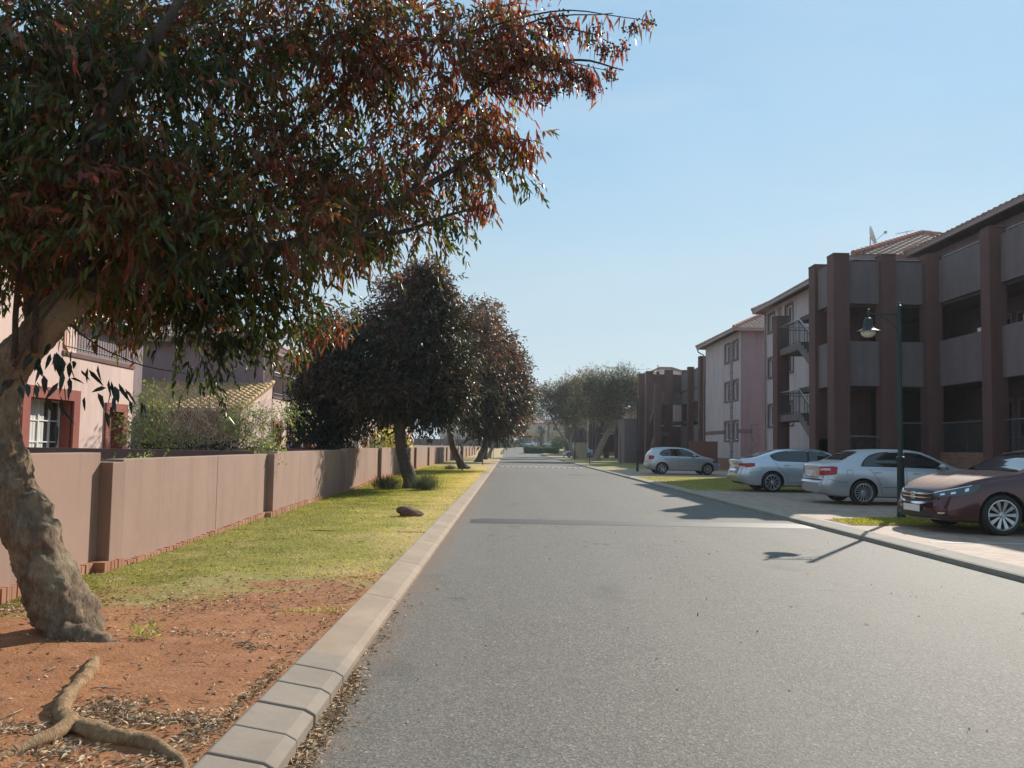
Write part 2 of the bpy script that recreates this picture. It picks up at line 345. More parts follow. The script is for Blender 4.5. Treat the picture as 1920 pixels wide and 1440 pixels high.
M['litter'] = leafmat('dead_leaf', [(0.0, (0.14, 0.08, 0.045)), (0.4, (0.42, 0.29, 0.18)), (0.75, (0.62, 0.50, 0.36)), (1.0, (0.34, 0.16, 0.07))], 0.05, 0.85, 0.12)
autumn = [(0.0, (0.018, 0.030, 0.007)), (0.34, (0.070, 0.092, 0.015)), (0.46, (0.11, 0.066, 0.018)), (0.6, (0.15, 0.050, 0.024)), (0.8, (0.23, 0.052, 0.030)), (0.93, (0.40, 0.07, 0.045)), (1.0, (0.32, 0.36, 0.06))]
M['leaf1'] = leafmat('autumn_leaf', autumn, 0.46, 0.32, 0.5, 2.0)
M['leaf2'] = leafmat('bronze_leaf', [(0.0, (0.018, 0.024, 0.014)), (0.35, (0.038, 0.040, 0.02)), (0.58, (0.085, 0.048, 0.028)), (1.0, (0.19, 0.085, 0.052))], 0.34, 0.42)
M['leafd'] = leafmat('dark_green_leaf', [(0.0, (0.012, 0.020, 0.012)), (1.0, (0.035, 0.048, 0.022))], 0.2, 0.4)
M['leafo'] = leafmat('olive_leaf', [(0.0, (0.030, 0.038, 0.018)), (0.5, (0.075, 0.080, 0.034)), (0.75, (0.16, 0.12, 0.06)), (1.0, (0.28, 0.20, 0.12))], 0.4, 0.5)
M['leafg'] = leafmat('fresh_green_leaf', [(0.0, (0.07, 0.11, 0.025)), (0.6, (0.19, 0.26, 0.05)), (1.0, (0.42, 0.44, 0.10))], 0.45, 0.45)
M['leafy'] = leafmat('yellow_leaf', [(0.0, (0.40, 0.36, 0.04)), (1.0, (0.75, 0.62, 0.07))], 0.4, 0.5)
M['leafs'] = leafmat('silver_leaf', [(0.0, (0.13, 0.16, 0.11)), (1.0, (0.28, 0.31, 0.22))], 0.3, 0.5)
M['twig'] = plain('twig_bark', (0.075, 0.05, 0.035), 0.85); M['twigp'] = plain('pale_twig', (0.30, 0.23, 0.17), 0.85); M['fruit'] = plain('seed_cluster', (0.075, 0.035, 0.025), 0.7)
M['blade'] = leafmat('grass_blade', [(0.0, (0.17, 0.17, 0.015)), (0.45, (0.36, 0.34, 0.04)), (0.65, (0.50, 0.42, 0.13)), (1.0, (0.64, 0.51, 0.26))], 0.4, 0.6)
M['tuft'] = leafmat('rush_blade', [(0.0, (0.03, 0.04, 0.02)), (1.0, (0.14, 0.15, 0.07))], 0.3, 0.6)
M['hedge'] = leafmat('hedge_leaf', [(0.0, (0.03, 0.05, 0.015)), (1.0, (0.11, 0.17, 0.04))], 0.25, 0.5)
M['rock'] = bark('red_rock', (0.14, 0.07, 0.05), (0.30, 0.17, 0.13), 2.0)

def smooth(a, b, x): t = min(1, max(0, (x - a) / (b - a))); return t * t * (3 - 2 * t)
def H(y): return 1.6 * smooth(120, 200, y)
def wallx(y): return -4.1 - 0.033 * (min(y, 45) - 8)

# ------------------------------------------------------------ setting
def strip(name, x0, x1, y0, y1, z, mat, step=4.0, nx=1, zf=None):
    b = MB(); ny = max(1, int((y1 - y0) / step)); vs = []
    for j in range(ny + 1):
        y = y0 + (y1 - y0) * j / ny
        for i in range(nx + 1):
            x = x0 + (x1 - x0) * i / nx; vs.append((x, y, H(y) + z + (zf(x, y) if zf else 0)))
    b.add(vs, [(j * (nx + 1) + i, j * (nx + 1) + i + 1, (j + 1) * (nx + 1) + i + 1, (j + 1) * (nx + 1) + i) for j in range(ny) for i in range(nx)])
    o = b.build(name, mat, smooth=True, fix=False); return tag(o, kind='structure')
RX0, RX1 = -0.97, 5.80
b = MB(); ys = [-60, -20, 0, 40, 80, 120, 130, 140, 150, 160, 170, 180, 190, 200, 400, 900, 2500]; xs = [-2500, -400, -60, 60, 400, 2500]
b.add([(x, y, H(y) - 0.03) for y in ys for x in xs], [(j * 6 + i, j * 6 + i + 1, j * 6 + i + 7, j * 6 + i + 6) for j in range(len(ys) - 1) for i in range(5)])
tag(b.build('ground', M['field'], fix=False), kind='structure')
strip('road', RX0 - 0.05, RX1 + 0.03, -6, 165, 0.0, M['asphalt'], 3.0)
b = MB()   # the road bends left at its far end
pts = [(-1.02, 5.83, 165), (-2.2, 5.4, 170), (-5, 4.5, 175), (-10, 2, 181), (-22, -6, 187)]
b.add([p for (a, c, y) in pts for p in ((a, y, H(y) + 0.002), (c, y + 2, H(y + 2) + 0.002))], [(2 * i, 2 * i + 1, 2 * i + 3, 2 * i + 2) for i in range(len(pts) - 1)])
tag(b.build('road', M['asphalt'], fix=False), kind='structure')
def vz(x, y):
    m = 0.05 * math.exp(-((x + 3.0) ** 2 + (y - 5.1) ** 2) / 0.5)
    return m + 0.008 * math.sin(x * 5 + y * 2.1) + 0.006 * math.sin(y * 7.3 - x * 4)
vg = strip('verge', -7.5, -1.24, -3, 12, 0.085, M['verge'], 0.1, 64, vz)
strip('verge', -7.5, -1.24, 12, 170, 0.085, M['verge'], 4.0, 2)
# right-hand side: pavers, lawns
strip('parking_bays', 6.04, 30, -6, 25.3, 0.096, M['pavers'], 4.0, 2)
strip('lawn', 6.04, 30, 25.3, 37.7, 0.098, M['turf'], 4.0, 2)
strip('parking_bays', 6.04, 30, 37.7, 50.5, 0.096, M['pavers'], 4.0, 2)
strip('lawn', 6.04, 30, 50.5, 104, 0.098, M['turf'], 4.0, 2)
strip('parking_bays', 6.04, 30, 104, 125, 0.096, M['pavers'], 4.0, 2)
strip('lawn', 6.04, 30, 125, 165, 0.096, M['turf'], 4.0, 2)
b = MB(); isl = [(6.32, 14.15), (9.5, 14.2), (14.0, 14.25), (14.0, 16.3), (8.8, 16.15), (6.3, 15.2)]
b.prism(isl, 'z', 0.07, 0.104)
tag(b.build('lawn', M['turf']), kind='structure')
b = MB(); b.prism([(p[0] * 1.0 + (-.05 if i in (0, 5) else .05), p[1] + (-.06 if i in (0, 1, 2) else .06)) for i, p in enumerate(isl)], 'z', 0.06, 0.1003)
tag(b.build('edging', M['plinth']), kind='structure')
for y in (11.6, 17.9, 20.9, 23.9, 39.4, 44.6):
    b = MB(); b.box(6.35, 11.4, y, y + 0.09, 0.0965, 0.1005); tag(b.build('bay_line', M['roadpaint']), kind='structure')
# kerbs
def kerb(y0, y1, side, mats, dz=0.0, slab=2.0, gap=0.012, jitter=0.0, dx=0.0):
    b = MB(); y = y0
    while y < y1 - 1e-6:
        e = min(y1, y + slab); jz = random.uniform(-jitter, jitter); jx = random.uniform(-jitter, jitter) + dx
        if side < 0: pr = [(RX0 + jx, -0.08), (RX0 + jx, 0.035 + dz + jz), (RX0 - 0.05 + jx, 0.062 + dz + jz), (-1.255 + jx, 0.102 + dz + jz), (-1.275 + jx, 0.09 + dz + jz), (-1.275 + jx, -0.08)]
        else: pr = [(RX1, -0.08), (RX1, 0.062), (RX1 + 0.03, 0.075), (6.05, 0.112), (6.07, 0.105), (6.07, -0.08)]
        zb = H((y + e) / 2); b.prism([(p[0], p[1] + zb) for p in pr], 'y', y + gap / 2, e - gap / 2); y = e
    return b
tag(kerb(4.92, 164, -1, None).build('kerb', M['kerb'], bevel=0.0), kind='structure')
tag(kerb(2.3, 4.9, -1, None, 0.03, 0.325, 0.014, 0.004, 0.02).build('kerb', M['kerb2'], bevel=0.007), kind='structure')
tag(kerb(-5, 2.3, -1, None, 0.03, 0.325, 0.014, 0.004, 0.02).build('kerb', M['kerb2']), kind='structure')
tag(kerb(-5.3, 164, 1, None).build('kerb', M['kerbr']), kind='structure')
# asphalt speed hump (patched strip) and striped far hump
b = MB(); pr = [(14.35, 0.001), (14.5, 0.03), (14.75, 0.045), (15.0, 0.03), (15.15, 0.001)]
M['patch'] = NT('hump_asphalt'); t = M['patch']; n_ = t.noise(60, 4, 0.7)
M['patch'] = t.fin(t.ramp(n_, [(0.3, (0.05, 0.044, 0.038)), (0.7, (0.095, 0.083, 0.07))]), 0.6, t.bump(n_, 0.5, 0.006))
xs_ = [-0.72, -0.5, 5.5, 5.75]; vs = []
for x in xs_:
    k = 0.0 if x in (-0.72, 5.75) else 1.0
    vs += [(x, p[0], 0.002 + p[1] * k) for p in pr]
b.add(vs, [(i * 5 + j, (i + 1) * 5 + j, (i + 1) * 5 + j + 1, i * 5 + j + 1) for i in range(3) for j in range(4)])
tag(b.build('speed_hump', M['patch'], smooth=True), 'low dark asphalt speed hump across the near road', 'speed hump')
hp = empty('speed_hump', (0, 55.2, 0), label='far speed hump painted with small white blocks', cat='speed hump')
b = MB(); pr = [(-0.45, 0.001), (-0.2, 0.06), (0, 0.075), (0.2, 0.06), (0.45, 0.001)]
b.prism(pr + [(0.45, -0.05), (-0.45, -0.05)], 'x', RX0 + 0.15, RX1 - 0.3); b.build('hump_body', M['patch'], hp, smooth=True)
b = MB(); x = RX0 + 0.2; i = 0
while x < RX1 - 0.5:
    lo = -0.44 if i % 2 else -0.22
    z = lambda q: 0.004 + np.interp(q, [p[0] for p in pr], [p[1] for p in pr])
    b.add([(x, lo, z(lo)), (x + 0.2, lo, z(lo)), (x + 0.2, lo + 0.22, z(lo + 0.22)), (x, lo + 0.22, z(lo + 0.22))], [(0, 1, 2, 3)]); x += 0.2; i += 1
b.build('painted_blocks', M['roadpaint'], hp)
# hills far away
b = MB(); nx = 60; vs = []
for i in range(nx + 1):
    a = -1500 + 3000 * i / nx; hh = 20 + 12 * math.sin(i * 0.35 + 1) + 8 * math.sin(i * 0.9) + 14 * math.exp(-((a - 90) / 120) ** 2)
    vs += [(a, 1300, -5), (a, 1420, hh * 0.75), (a, 1550, hh), (a, 1900, -5)]
b.add(vs, [(i * 4 + j, (i + 1) * 4 + j, (i + 1) * 4 + j + 1, i * 4 + j + 1) for i in range(nx) for j in range(3)])
tag(b.build('hills', M['leafd'] if False else plain('wooded_hill', (0.07, 0.09, 0.06), 0.95), smooth=True), kind='structure')
#@@SETTING_END
# ------------------------------------------------------------ building helpers
def adopt(o, root):
    o.parent = root
    if root.type == 'EMPTY': o.matrix_parent_inverse = root.matrix_basis.inverted()
    return o
def W(b, name, mats, root=None, **kw):
    o = b.build(name, mats, **kw)
    return adopt(o, root) if root is not None else o
def FB(b, face, pl, a0, a1, d0, d1, z0, z1, mi=0):
    """box on a wall plane: d = distance outwards"""
    d0, d1 = min(d0, d1), max(d0, d1)
    if face == '-x': b.box(pl - d1, pl - d0, a0, a1, z0, z1, mi)
    if face == '+x': b.box(pl + d0, pl + d1, a0, a1, z0, z1, mi)
    if face == '-y': b.box(a0, a1, pl - d1, pl - d0, z0, z1, mi)
    if face == '+y': b.box(a0, a1, pl + d0, pl + d1, z0, z1, mi)
    return b
def wall_open(b, face, pl, a0, a1, z0, z1, ops, th=0.25):
    cuts = sorted(set([a0, a1] + [v for o in ops for v in o[:2] if a0 < v < a1]))
    for u, v in zip(cuts[:-1], cuts[1:]):
        m = (u + v) / 2; zz = sorted([(o[2], o[3]) for o in ops if o[0] <= m <= o[1]]); z = z0
        for (p, q) in zz:
            if p > z + 1e-4: FB(b, face, pl, u, v, -th, 0, z, p)
            z = q
        if z1 > z + 1e-4: FB(b, face, pl, u, v, -th, 0, z, z1)
    return b
def window(root, face, pl, a0, a1, z0, z1, depth=0.12, trim=0.1, cols=2, rows=2, mt=None, proud=0.035, sill=True, curtain=False, fr=0.045, mframe=None):
    b = MB(); f = fr
    FB(b, face, pl, a0, a1, -depth - 0.04, -depth, z0, z0 + f); FB(b, face, pl, a0, a1, -depth - 0.04, -depth, z1 - f, z1)
    FB(b, face, pl, a0, a0 + f, -depth - 0.04, -depth, z0 + f, z1 - f); FB(b, face, pl, a1 - f, a1, -depth - 0.04, -depth, z0 + f, z1 - f)
    for i in range(1, cols):
        m = a0 + (a1 - a0) * i / cols; FB(b, face, pl, m - f * .4, m + f * .4, -depth - 0.035, -depth - 0.003, z0 + f, z1 - f)
    for i in range(1, rows):
        m = z0 + (z1 - z0) * i / rows; FB(b, face, pl, a0 + f, a1 - f, -depth - 0.03, -depth - 0.006, m - f * .25, m + f * .25)
    wd = W(b, 'window', mframe or M['white'], root)
    b = MB(); FB(b, face, pl, a0 + f * .5, a1 - f * .5, -depth - 0.05, -depth - 0.036, z0 + f * .5, z1 - f * .5); W(b, 'pane', M['glass'], wd)
    if curtain:
        b = MB(); n = max(4, int((a1 - a0) / 0.05)); k0 = len(b.v); vs = []
        for i in range(n + 1):
            a = a0 + (a1 - a0) * i / n; d = -depth - 0.031 + (0.006 if i % 2 else -0.003); q = {'-x': (pl - d, a), '+x': (pl + d, a), '-y': (a, pl - d), '+y': (a, pl + d)}[face]
            vs += [(q[0], q[1], z0 + .05), (q[0], q[1], z1 - .05)]
        sel = [i for i in range(n) if abs((i + .5) / n - .42) < .22]
        b.add(vs, [(2 * i, 2 * i + 2, 2 * i + 3, 2 * i + 1) for i in sel]); W(b, 'curtain', M['curtain'], wd)
    if trim:
        b = MB(); t_ = trim
        FB(b, face, pl, a0 - t_, a1 + t_, -0.02, proud, z1, z1 + t_); FB(b, face, pl, a0 - t_, a0, -0.02, proud, z0, z1); FB(b, face, pl, a1, a1 + t_, -0.02, proud, z0, z1)
        if sill: FB(b, face, pl, a0 - t_, a1 + t_, -0.02, proud + 0.035, z0 - t_ * .8, z0)
        if depth > .2:
            FB(b, face, pl, a0, a0 + .012, -depth, -.02, z0, z1); FB(b, face, pl, a1 - .012, a1, -depth, -.02, z0, z1); FB(b, face, pl, a0 + .012, a1 - .012, -depth, -.02, z1 - .012, z1)
        W(b, 'window_trim', mt or M['trim'], wd)
    return wd
def slope(b, e0, e1, t0, t1, mi=0, wave=0.28, row=0.33, amp=0.035):
    """tiled slope between eave e0-e1 and top t0-t1"""
    e0, e1, t0, t1 = map(Vector, (e0, e1, t0, t1)); ud = (e1 - e0); L = ud.length; ud = ud / L
    vlen_v = (t0 - e0) - ud * (t0 - e0).dot(ud); VL = vlen_v.length; vd = vlen_v / VL; nrm = ud.cross(vd)
    if nrm.z < 0: nrm = -nrm
    ua0, ua1 = (t0 - e0).dot(ud), (t1 - e0).dot(ud)
    nu = max(4, min(260, int(L / wave * 4))); nv = max(2, int(VL / row)); base = len(b.v)
    for j in range(nv):
        for k in (0, 1):
            v = (j + k) / nv; lo, hi = ua0 * v, L + (ua1 - L) * v
            lift = amp * (1.0 - k) * 1.0
            for i in range(nu + 1):
                u = L * i / nu; uu = min(max(u, lo), hi)
                wv = amp * 0.9 * math.sin(2 * math.pi * u / wave)
                p = e0 + ud * uu + vd * (VL * v) + nrm * (wv + lift); b.v.append(tuple(p))
    rows = nv * 2
    for j in range(rows - 1):
        for i in range(nu):
            q = (base + j * (nu + 1) + i, base + j * (nu + 1) + i + 1, base + (j + 1) * (nu + 1) + i + 1, base + (j + 1) * (nu + 1) + i)
            b.f.append(q); b.m.append(mi)
    # underside
    n_ = nrm * 0.09; b.add([e0 - n_, e1 - n_, t1 - n_, t0 - n_], [(0, 1, 2, 3)], mi); b.add([e0 - n_, e1 - n_, e1 + nrm * .03, e0 + nrm * .03], [(0, 1, 2, 3)], mi)
    return b
def hip_roof(root, x0, x1, y0, y1, z, rise, mt=None, along='y', hip=None, fine=True):
    wx = (x1 - x0) / 2; wy = (y1 - y0) / 2; k = hip if hip is not None else min(wx, wy) * .9
    if along == 'y': r0, r1 = ((x0 + x1) / 2, y0 + k, z + rise), ((x0 + x1) / 2, y1 - k, z + rise)
    else: r0, r1 = (x0 + k, (y0 + y1) / 2, z + rise), (x1 - k, (y0 + y1) / 2, z + rise)
    A, B_, Cc, D = (x0, y0, z), (x1, y0, z), (x1, y1, z), (x0, y1, z)
    b = MB(); kw = dict(wave=0.3, row=0.35) if fine else dict(wave=0.9, row=0.9, amp=0.05)
    if along == 'y':
        slope(b, D, A, r1, r0, **kw); slope(b, A, B_, r0, r0, **kw); slope(b, B_, Cc, r0, r1, **kw); slope(b, Cc, D, r1, r1, **kw)
    else:
        slope(b, A, B_, r0, r1, **kw); slope(b, B_, Cc, r1, r1, **kw); slope(b, Cc, D, r1, r0, **kw); slope(b, D, A, r0, r0, **kw)
    rf = W(b, 'roof', mt or M['tile'], root, fix=False)
    b = MB(); z_ = 0.07; up = lambda p: (p[0], p[1], p[2] + z_)
    for p, q in ((A, r0), (B_, r0 if along == 'y' else r1), (Cc, r1), (D, r1 if along == 'y' else r0), (r0, r1)):
        p, q = Vector(up(p)), Vector(up(q)); n = max(2, int((q - p).length / 0.4)) if fine else 1
        for i in range(n):
            b.tube([p.lerp(q, i / n), p.lerp(q, (i + 1.04) / n)], [0.12, 0.095], 7)
    W(b, 'ridge_tiles', M['ridge'], rf)
    b = MB()
    for (p, q, dx, dy) in ((A, B_, 0, 1), (D, Cc, 0, -1)): b.box(x0 + .03, x1 - .03, min(p[1], p[1] + dy * .14) + dy * .02, max(p[1], p[1] + dy * .14) + dy * .02, z - .17, z - .03)
    b.box(x0 + .02, x0 + .16, y0 + .2, y1 - .2, z - .17, z - .03); b.box(x1 - .16, x1 - .02, y0 + .2, y1 - .2, z - .17, z - .03)
    W(b, 'fascia', M['gutter'], rf)
    return rf
def railing(root, p0, p1, z0, z1, mat=None, step=0.11, top=None, name='railing', r=0.009):
    """bar railing between two points; z0,z1 may be pairs for a sloping flight"""
    p0, p1 = Vector(p0), Vector(p1); L = (p1 - p0).length; zz0 = z0 if isinstance(z0, tuple) else (z0, z0); zz1 = z1 if isinstance(z1, tuple) else (z1, z1)
    P_ = lambda t, z: (p0.x + (p1.x - p0.x) * t, p0.y + (p1.y - p0.y) * t, z[0] + (z[1] - z[0]) * t)
    b = MB(); n = max(2, int(L / step))
    for i in range(n + 1):
        t = i / n; q = r * 2 if i % 12 == 0 else r; b.tube([P_(t, zz0), P_(t, zz1)], q, 4, cap=False)
    b.tube([P_(0, (zz0[0] + .06, zz0[1] + .06)), P_(1, (zz0[0] + .06, zz0[1] + .06))], .018, 5)
    b.tube([P_(0, (zz1[0] - .12, zz1[1] - .12)), P_(1, (zz1[0] - .12, zz1[1] - .12))], .015, 5)
    o = W(b, name, mat or M['railing'], root)
    b = MB(); b.tube([P_(0, zz1), P_(1, zz1)], .028, 6); h_ = b.build('handrail', top or M['rail'], o)
    return o
def quoin(root, face, pl, a0, a1, z0, z1, h=0.28, mat=None):
    b = MB(); z = z0; i = 0
    while z < z1:
        s = 0.0 if i % 2 else 0.09; FB(b, face, pl, a0 + s, a1 - s, -0.01, 0.035, z + .035, min(z + h, z1) - .0); z += h; i += 1
    return W(b, 'quoin', mat or M['mauve'], root)

# ------------------------------------------------------------ near apartment building on the right
LV = [(3.78, 5.36), (6.70, 8.2)]      # balcony parapets (bottom, top)
apt = empty('apartment_building', (14.3, 30, 0.1), label='near three storey block with red brown pillars and stacked balconies behind the parked cars', cat='apartment building', group='apartment blocks along the right side')
b = MB(); ops = []
for (z0, z1) in ((2.8, 3.93), (5.5, 6.5), (8.0, 8.95)): ops += [(41.45, 42.4, z0, z1), (38.75, 39.75, z0, z1)]
ops += [(34.2, 35.2, 2.8, 3.93), (34.2, 35.2, 5.5, 6.5), (34.2, 35.2, 8.0, 8.95)]
wall_open(b, '-x', 14.3, 31.0, 42.9, 0.1, 9.3, ops, 0.3)
b.box(14.6, 24, 31.02, 42.9, 0.1, 9.3)
W(b, 'wall', M['lav'], apt)
for o_ in ops: window(apt, '-x', 14.3, *o_, cols=2, rows=1, trim=0.11, fr=0.06, mt=M['dtrim'])
quoin(apt, '-x', 14.3, 40.3, 40.95, 0.2, 9.1)
b = MB(); FB(b, '-x', 14.3, 31.3, 42.91, -.01, .012, 0.1, 1.5); W(b, 'wall_base', M['mauve'], apt)
hip_roof(apt, 13.7, 24.4, 30.5, 43.5, 9.38, 2.3)
# block behind the balconies
b = MB(); ops2 = []
for fz in (1.15, 3.95, 6.85):
    for y in (18.5, 22.0, 25.0): ops2.append((y, y + 0.95, fz, fz + 2.05))
    ops2 += [(20.0, 21.3, fz + .9, fz + 2.05), (23.4, 24.6, fz + .9, fz + 2.05), (16.0, 17.5, fz + .9, fz + 2.05)]
wall_open(b, '-x', 16.4, 8.0, 30.98, 0.1, 9.25, ops2, 0.25); b.box(16.66, 25, 8.0, 31.0, 0.1, 9.2)
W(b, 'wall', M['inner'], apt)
for o_ in ops2: window(apt, '-x', 16.4, *o_, cols=2 if o_[1] - o_[0] > 1 else 1, rows=2, trim=0.09, fr=0.05, mt=M['dtrim'], mframe=M['dtrim'] if o_[1] - o_[0] < 1 else None)
b = MB(); FB(b, '-x', 16.4, 8, 30.97, .0, .012, 7.9, 9.25); W(b, 'eaves_wall', M['mauve'], apt)
hip_roof(apt, 15.65, 26, 7.4, 30.35, 9.42, 1.75)
b = MB()   # stair lobby wall seen through the openings
b.box(13.2, 13.45, 28.9, 31.0, 0.1, 3.78); b.box(13.2, 13.45, 28.9, 31.0, 4.0, 6.62); b.box(14.3, 16.4, 30.3, 30.55, .1, 3.78); b.box(14.3, 16.4, 30.3, 30.55, 4.0, 6.6)
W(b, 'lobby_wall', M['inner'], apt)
for k, (z0, z1) in enumerate(((3.78, 3.98), (6.62, 6.82))):
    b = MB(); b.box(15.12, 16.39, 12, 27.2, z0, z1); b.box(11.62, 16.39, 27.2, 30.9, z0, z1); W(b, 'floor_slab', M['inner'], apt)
b = MB(); b.box(14.97, 16.38, 12, 27.2, 0.1, 1.1); b.box(11.6, 16.38, 27.2, 30.9, .1, .9); W(b, 'terrace', M['panel'], apt)
# parapets
for (z0, z1) in LV:
    for (y0, y1) in ((23.70, 26.62), (19.9, 23.22), (16.0, 19.42), (12, 15.5)):
        b = MB(); b.box(14.95, 15.1, y0, y1, z0, z1); W(b, 'parapet', M['panel'], apt)
    b = MB(); b.box(11.86, 13.0, 26.95, 27.1, z0, z1); W(b, 'parapet', M['panel'], apt)
    b = MB(); b.box(13.5, 14.6, 26.95, 27.1, z0, z1); W(b, 'parapet', M['panel'], apt)
    b = MB(); b.box(11.42, 11.56, 27.32, 28.4, z0, z1); W(b, 'parapet', M['panel'], apt)
zt = 8.2
b = MB(); b.tube([(11.8, 27.02, zt + .09), (14.6, 27.02, zt + .09)], .022, 6); b.tube([(15.02, 26.6, zt + .09), (15.02, 12, zt + .09)], .022, 6)
for y in range(13, 27, 2): b.tube([(15.02, y, zt - .01), (15.02, y, zt + .09)], .012, 5)
W(b, 'handrail', M['rail'], apt)
# pillars
for (x0, x1, y0, y1, zt_) in ((11.3, 11.86, 26.72, 27.3, 8.4), (11.3, 11.86, 28.4, 29.0, 8.4), (13.0, 13.5, 26.72, 27.25, 8.4), (14.55, 15.08, 26.65, 27.2, 8.4),
                           (14.6, 15.12, 23.22, 23.7, 8.4), (14.6, 15.12, 19.42, 19.9, 8.4), (14.6, 15.12, 15.5, 16.0, 8.4), (11.3, 11.82, 32.44, 33.0, 7.15), (12.9, 13.4, 28.4, 28.9, 6.6)):
    b = MB(); b.box(x0, x1, y0, y1, 0.1, zt_); b.box(x0 - .012, x1 + .012, y0 - .012, y1 + .012, zt_, zt_ + .05); W(b, 'pillar', M['pillar'], apt, bevel=0.012)
# brick plinth and ground-floor railings
b = MB(); b.box(14.9, 15.1, 12, 26.6, 0.1, 1.5); b.box(13.52, 14.5, 26.93, 27.12, .1, 1.5); W(b, 'plinth', M['plinth'], apt)
for (y0, y1) in ((23.72, 26.6), (19.92, 23.2), (16.02, 19.4)): railing(apt, (15.0, y0), (15.0, y1), 1.5, 2.5, step=.12)
railing(apt, (11.9, 27.0), (13.0, 27.0), 1.0, 2.0, step=.12); railing(apt, (13.5, 27.0), (14.5, 27.0), 1.5, 2.5, step=.12)
# staircase on the far side of the tower, two visible flights
def flight(root, x0, x1, y0, z0, y1, z1, n, mat):
    """landing at y0/z0, going down to y1/z1"""
    b = MB(); dy = (y1 - y0) / n; dz = (z1 - z0) / n; pr = []
    for i in range(n):
        pr += [(y0 + dy * i, z0 + dz * i), (y0 + dy * (i + 1), z0 + dz * i)]
    pr += [(y1, z1), (y1, z1 - .38), (y0, z0 - .3)]
    b.prism(pr, 'x', x0, x1); return W(b, 'staircase', mat, root)
for zt_ in (5.75, 2.95):
    st = flight(apt, 11.42, 12.55, 30.35, zt_, 28.4, zt_ - 1.2, 7, M['panel'])
    b = MB(); b.box(11.42, 13.9, 30.35, 32.5, zt_ - .28, zt_); b.build('landing', M['panel'], st)
    st2 = flight(apt, 12.7, 13.85, 30.35, zt_ + 1.2 - 1.2, 28.9, zt_ + 1.0, 7, M['panel']) if False else None
    railing(st, (11.45, 32.5), (11.45, 30.35), zt_, zt_ + .95, step=.12); railing(st, (11.45, 30.35), (11.45, 28.45), (zt_, zt_ - 1.2), (zt_ + .95, zt_ - .25), step=.12)
    railing(st, (11.5, 32.45), (13.8, 32.45), zt_, zt_ + .95, step=.12)
b = MB()
for d in range(3): b.box(11.9, 13.3, 32.0 + d, 32.05 + d, 0.1, 2.2)
for (x_, y_) in ((14.22, 42.75), (14.88, 23.9)):
    b = MB(); b.tube([(x_, y_, 9.2 if y_ > 30 else 8.2), (x_, y_, .2)], .045, 8)
    for z_ in (1.5, 3.4, 5.6, 7.4): b.box(x_ - .06, x_ + .08, y_ - .06, y_ + .06, z_, z_ + .04)
    W(b, 'downpipe', M['gutter'], apt)
b = MB(); b.box(14.98, 15.07, 24.32, 24.5, 5.362, 5.47); b.box(14.97, 15.08, 24.31, 24.51, 5.47, 5.485); tag(b.build('carton', M['white'], bevel=.004), 'small white carton left on the first floor parapet of the near block', 'carton')
# satellite dish on the hipped roof
dish = empty('satellite_dish', (16.6, 35.2, 10.5), label='white satellite dish on the tiled roof of the near block', cat='satellite dish')
b = MB(); dv = Vector((.9, -.40, .30)).normalized(); Md = dv.to_track_quat('Z', 'Y').to_matrix().to_4x4()
pr = [(0.0, 0.0)] + [(r, 0.28 * (r / 0.5) ** 2 * .5) for r in (0.12, 0.25, 0.38, 0.48)] + [(0.49, 0.15), (0.38, 0.10), (0.2, .035), (0.0, 0.015)]
b.lathe(pr, 24, M=Matrix.Translation((0, 0, .95)) @ Md)
b.build('reflector', M['white'], dish, smooth=True)
b = MB(); b.tube([(0, 0, -.1), (0, 0, 0.95)], .025, 6); b.tube([(.05, 0, .6), (.58, -.25, 1.1)], .012, 5); b.box(.54, .64, -.30, -.2, 1.06, 1.16); b.build('mast', M['rail'], dish)
an = empty('tv_antenna', (18.2, 35.0, 10.95), label='thin aerial mast with crossbars on the ridge right of the dish', cat='antenna')
b = MB(); b.tube([(0, 0, 0), (0, 0, .75)], .014, 5); b.tube([(-.5, 0, .6), (.3, 0, .78)], .009, 4)
for i in range(5): b.tube([(-.45 + i * .17, -.15, .61 + i * .04), (-.45 + i * .17, .15, .61 + i * .04)], .006, 4)
b.build('mast', M['rail'], an)

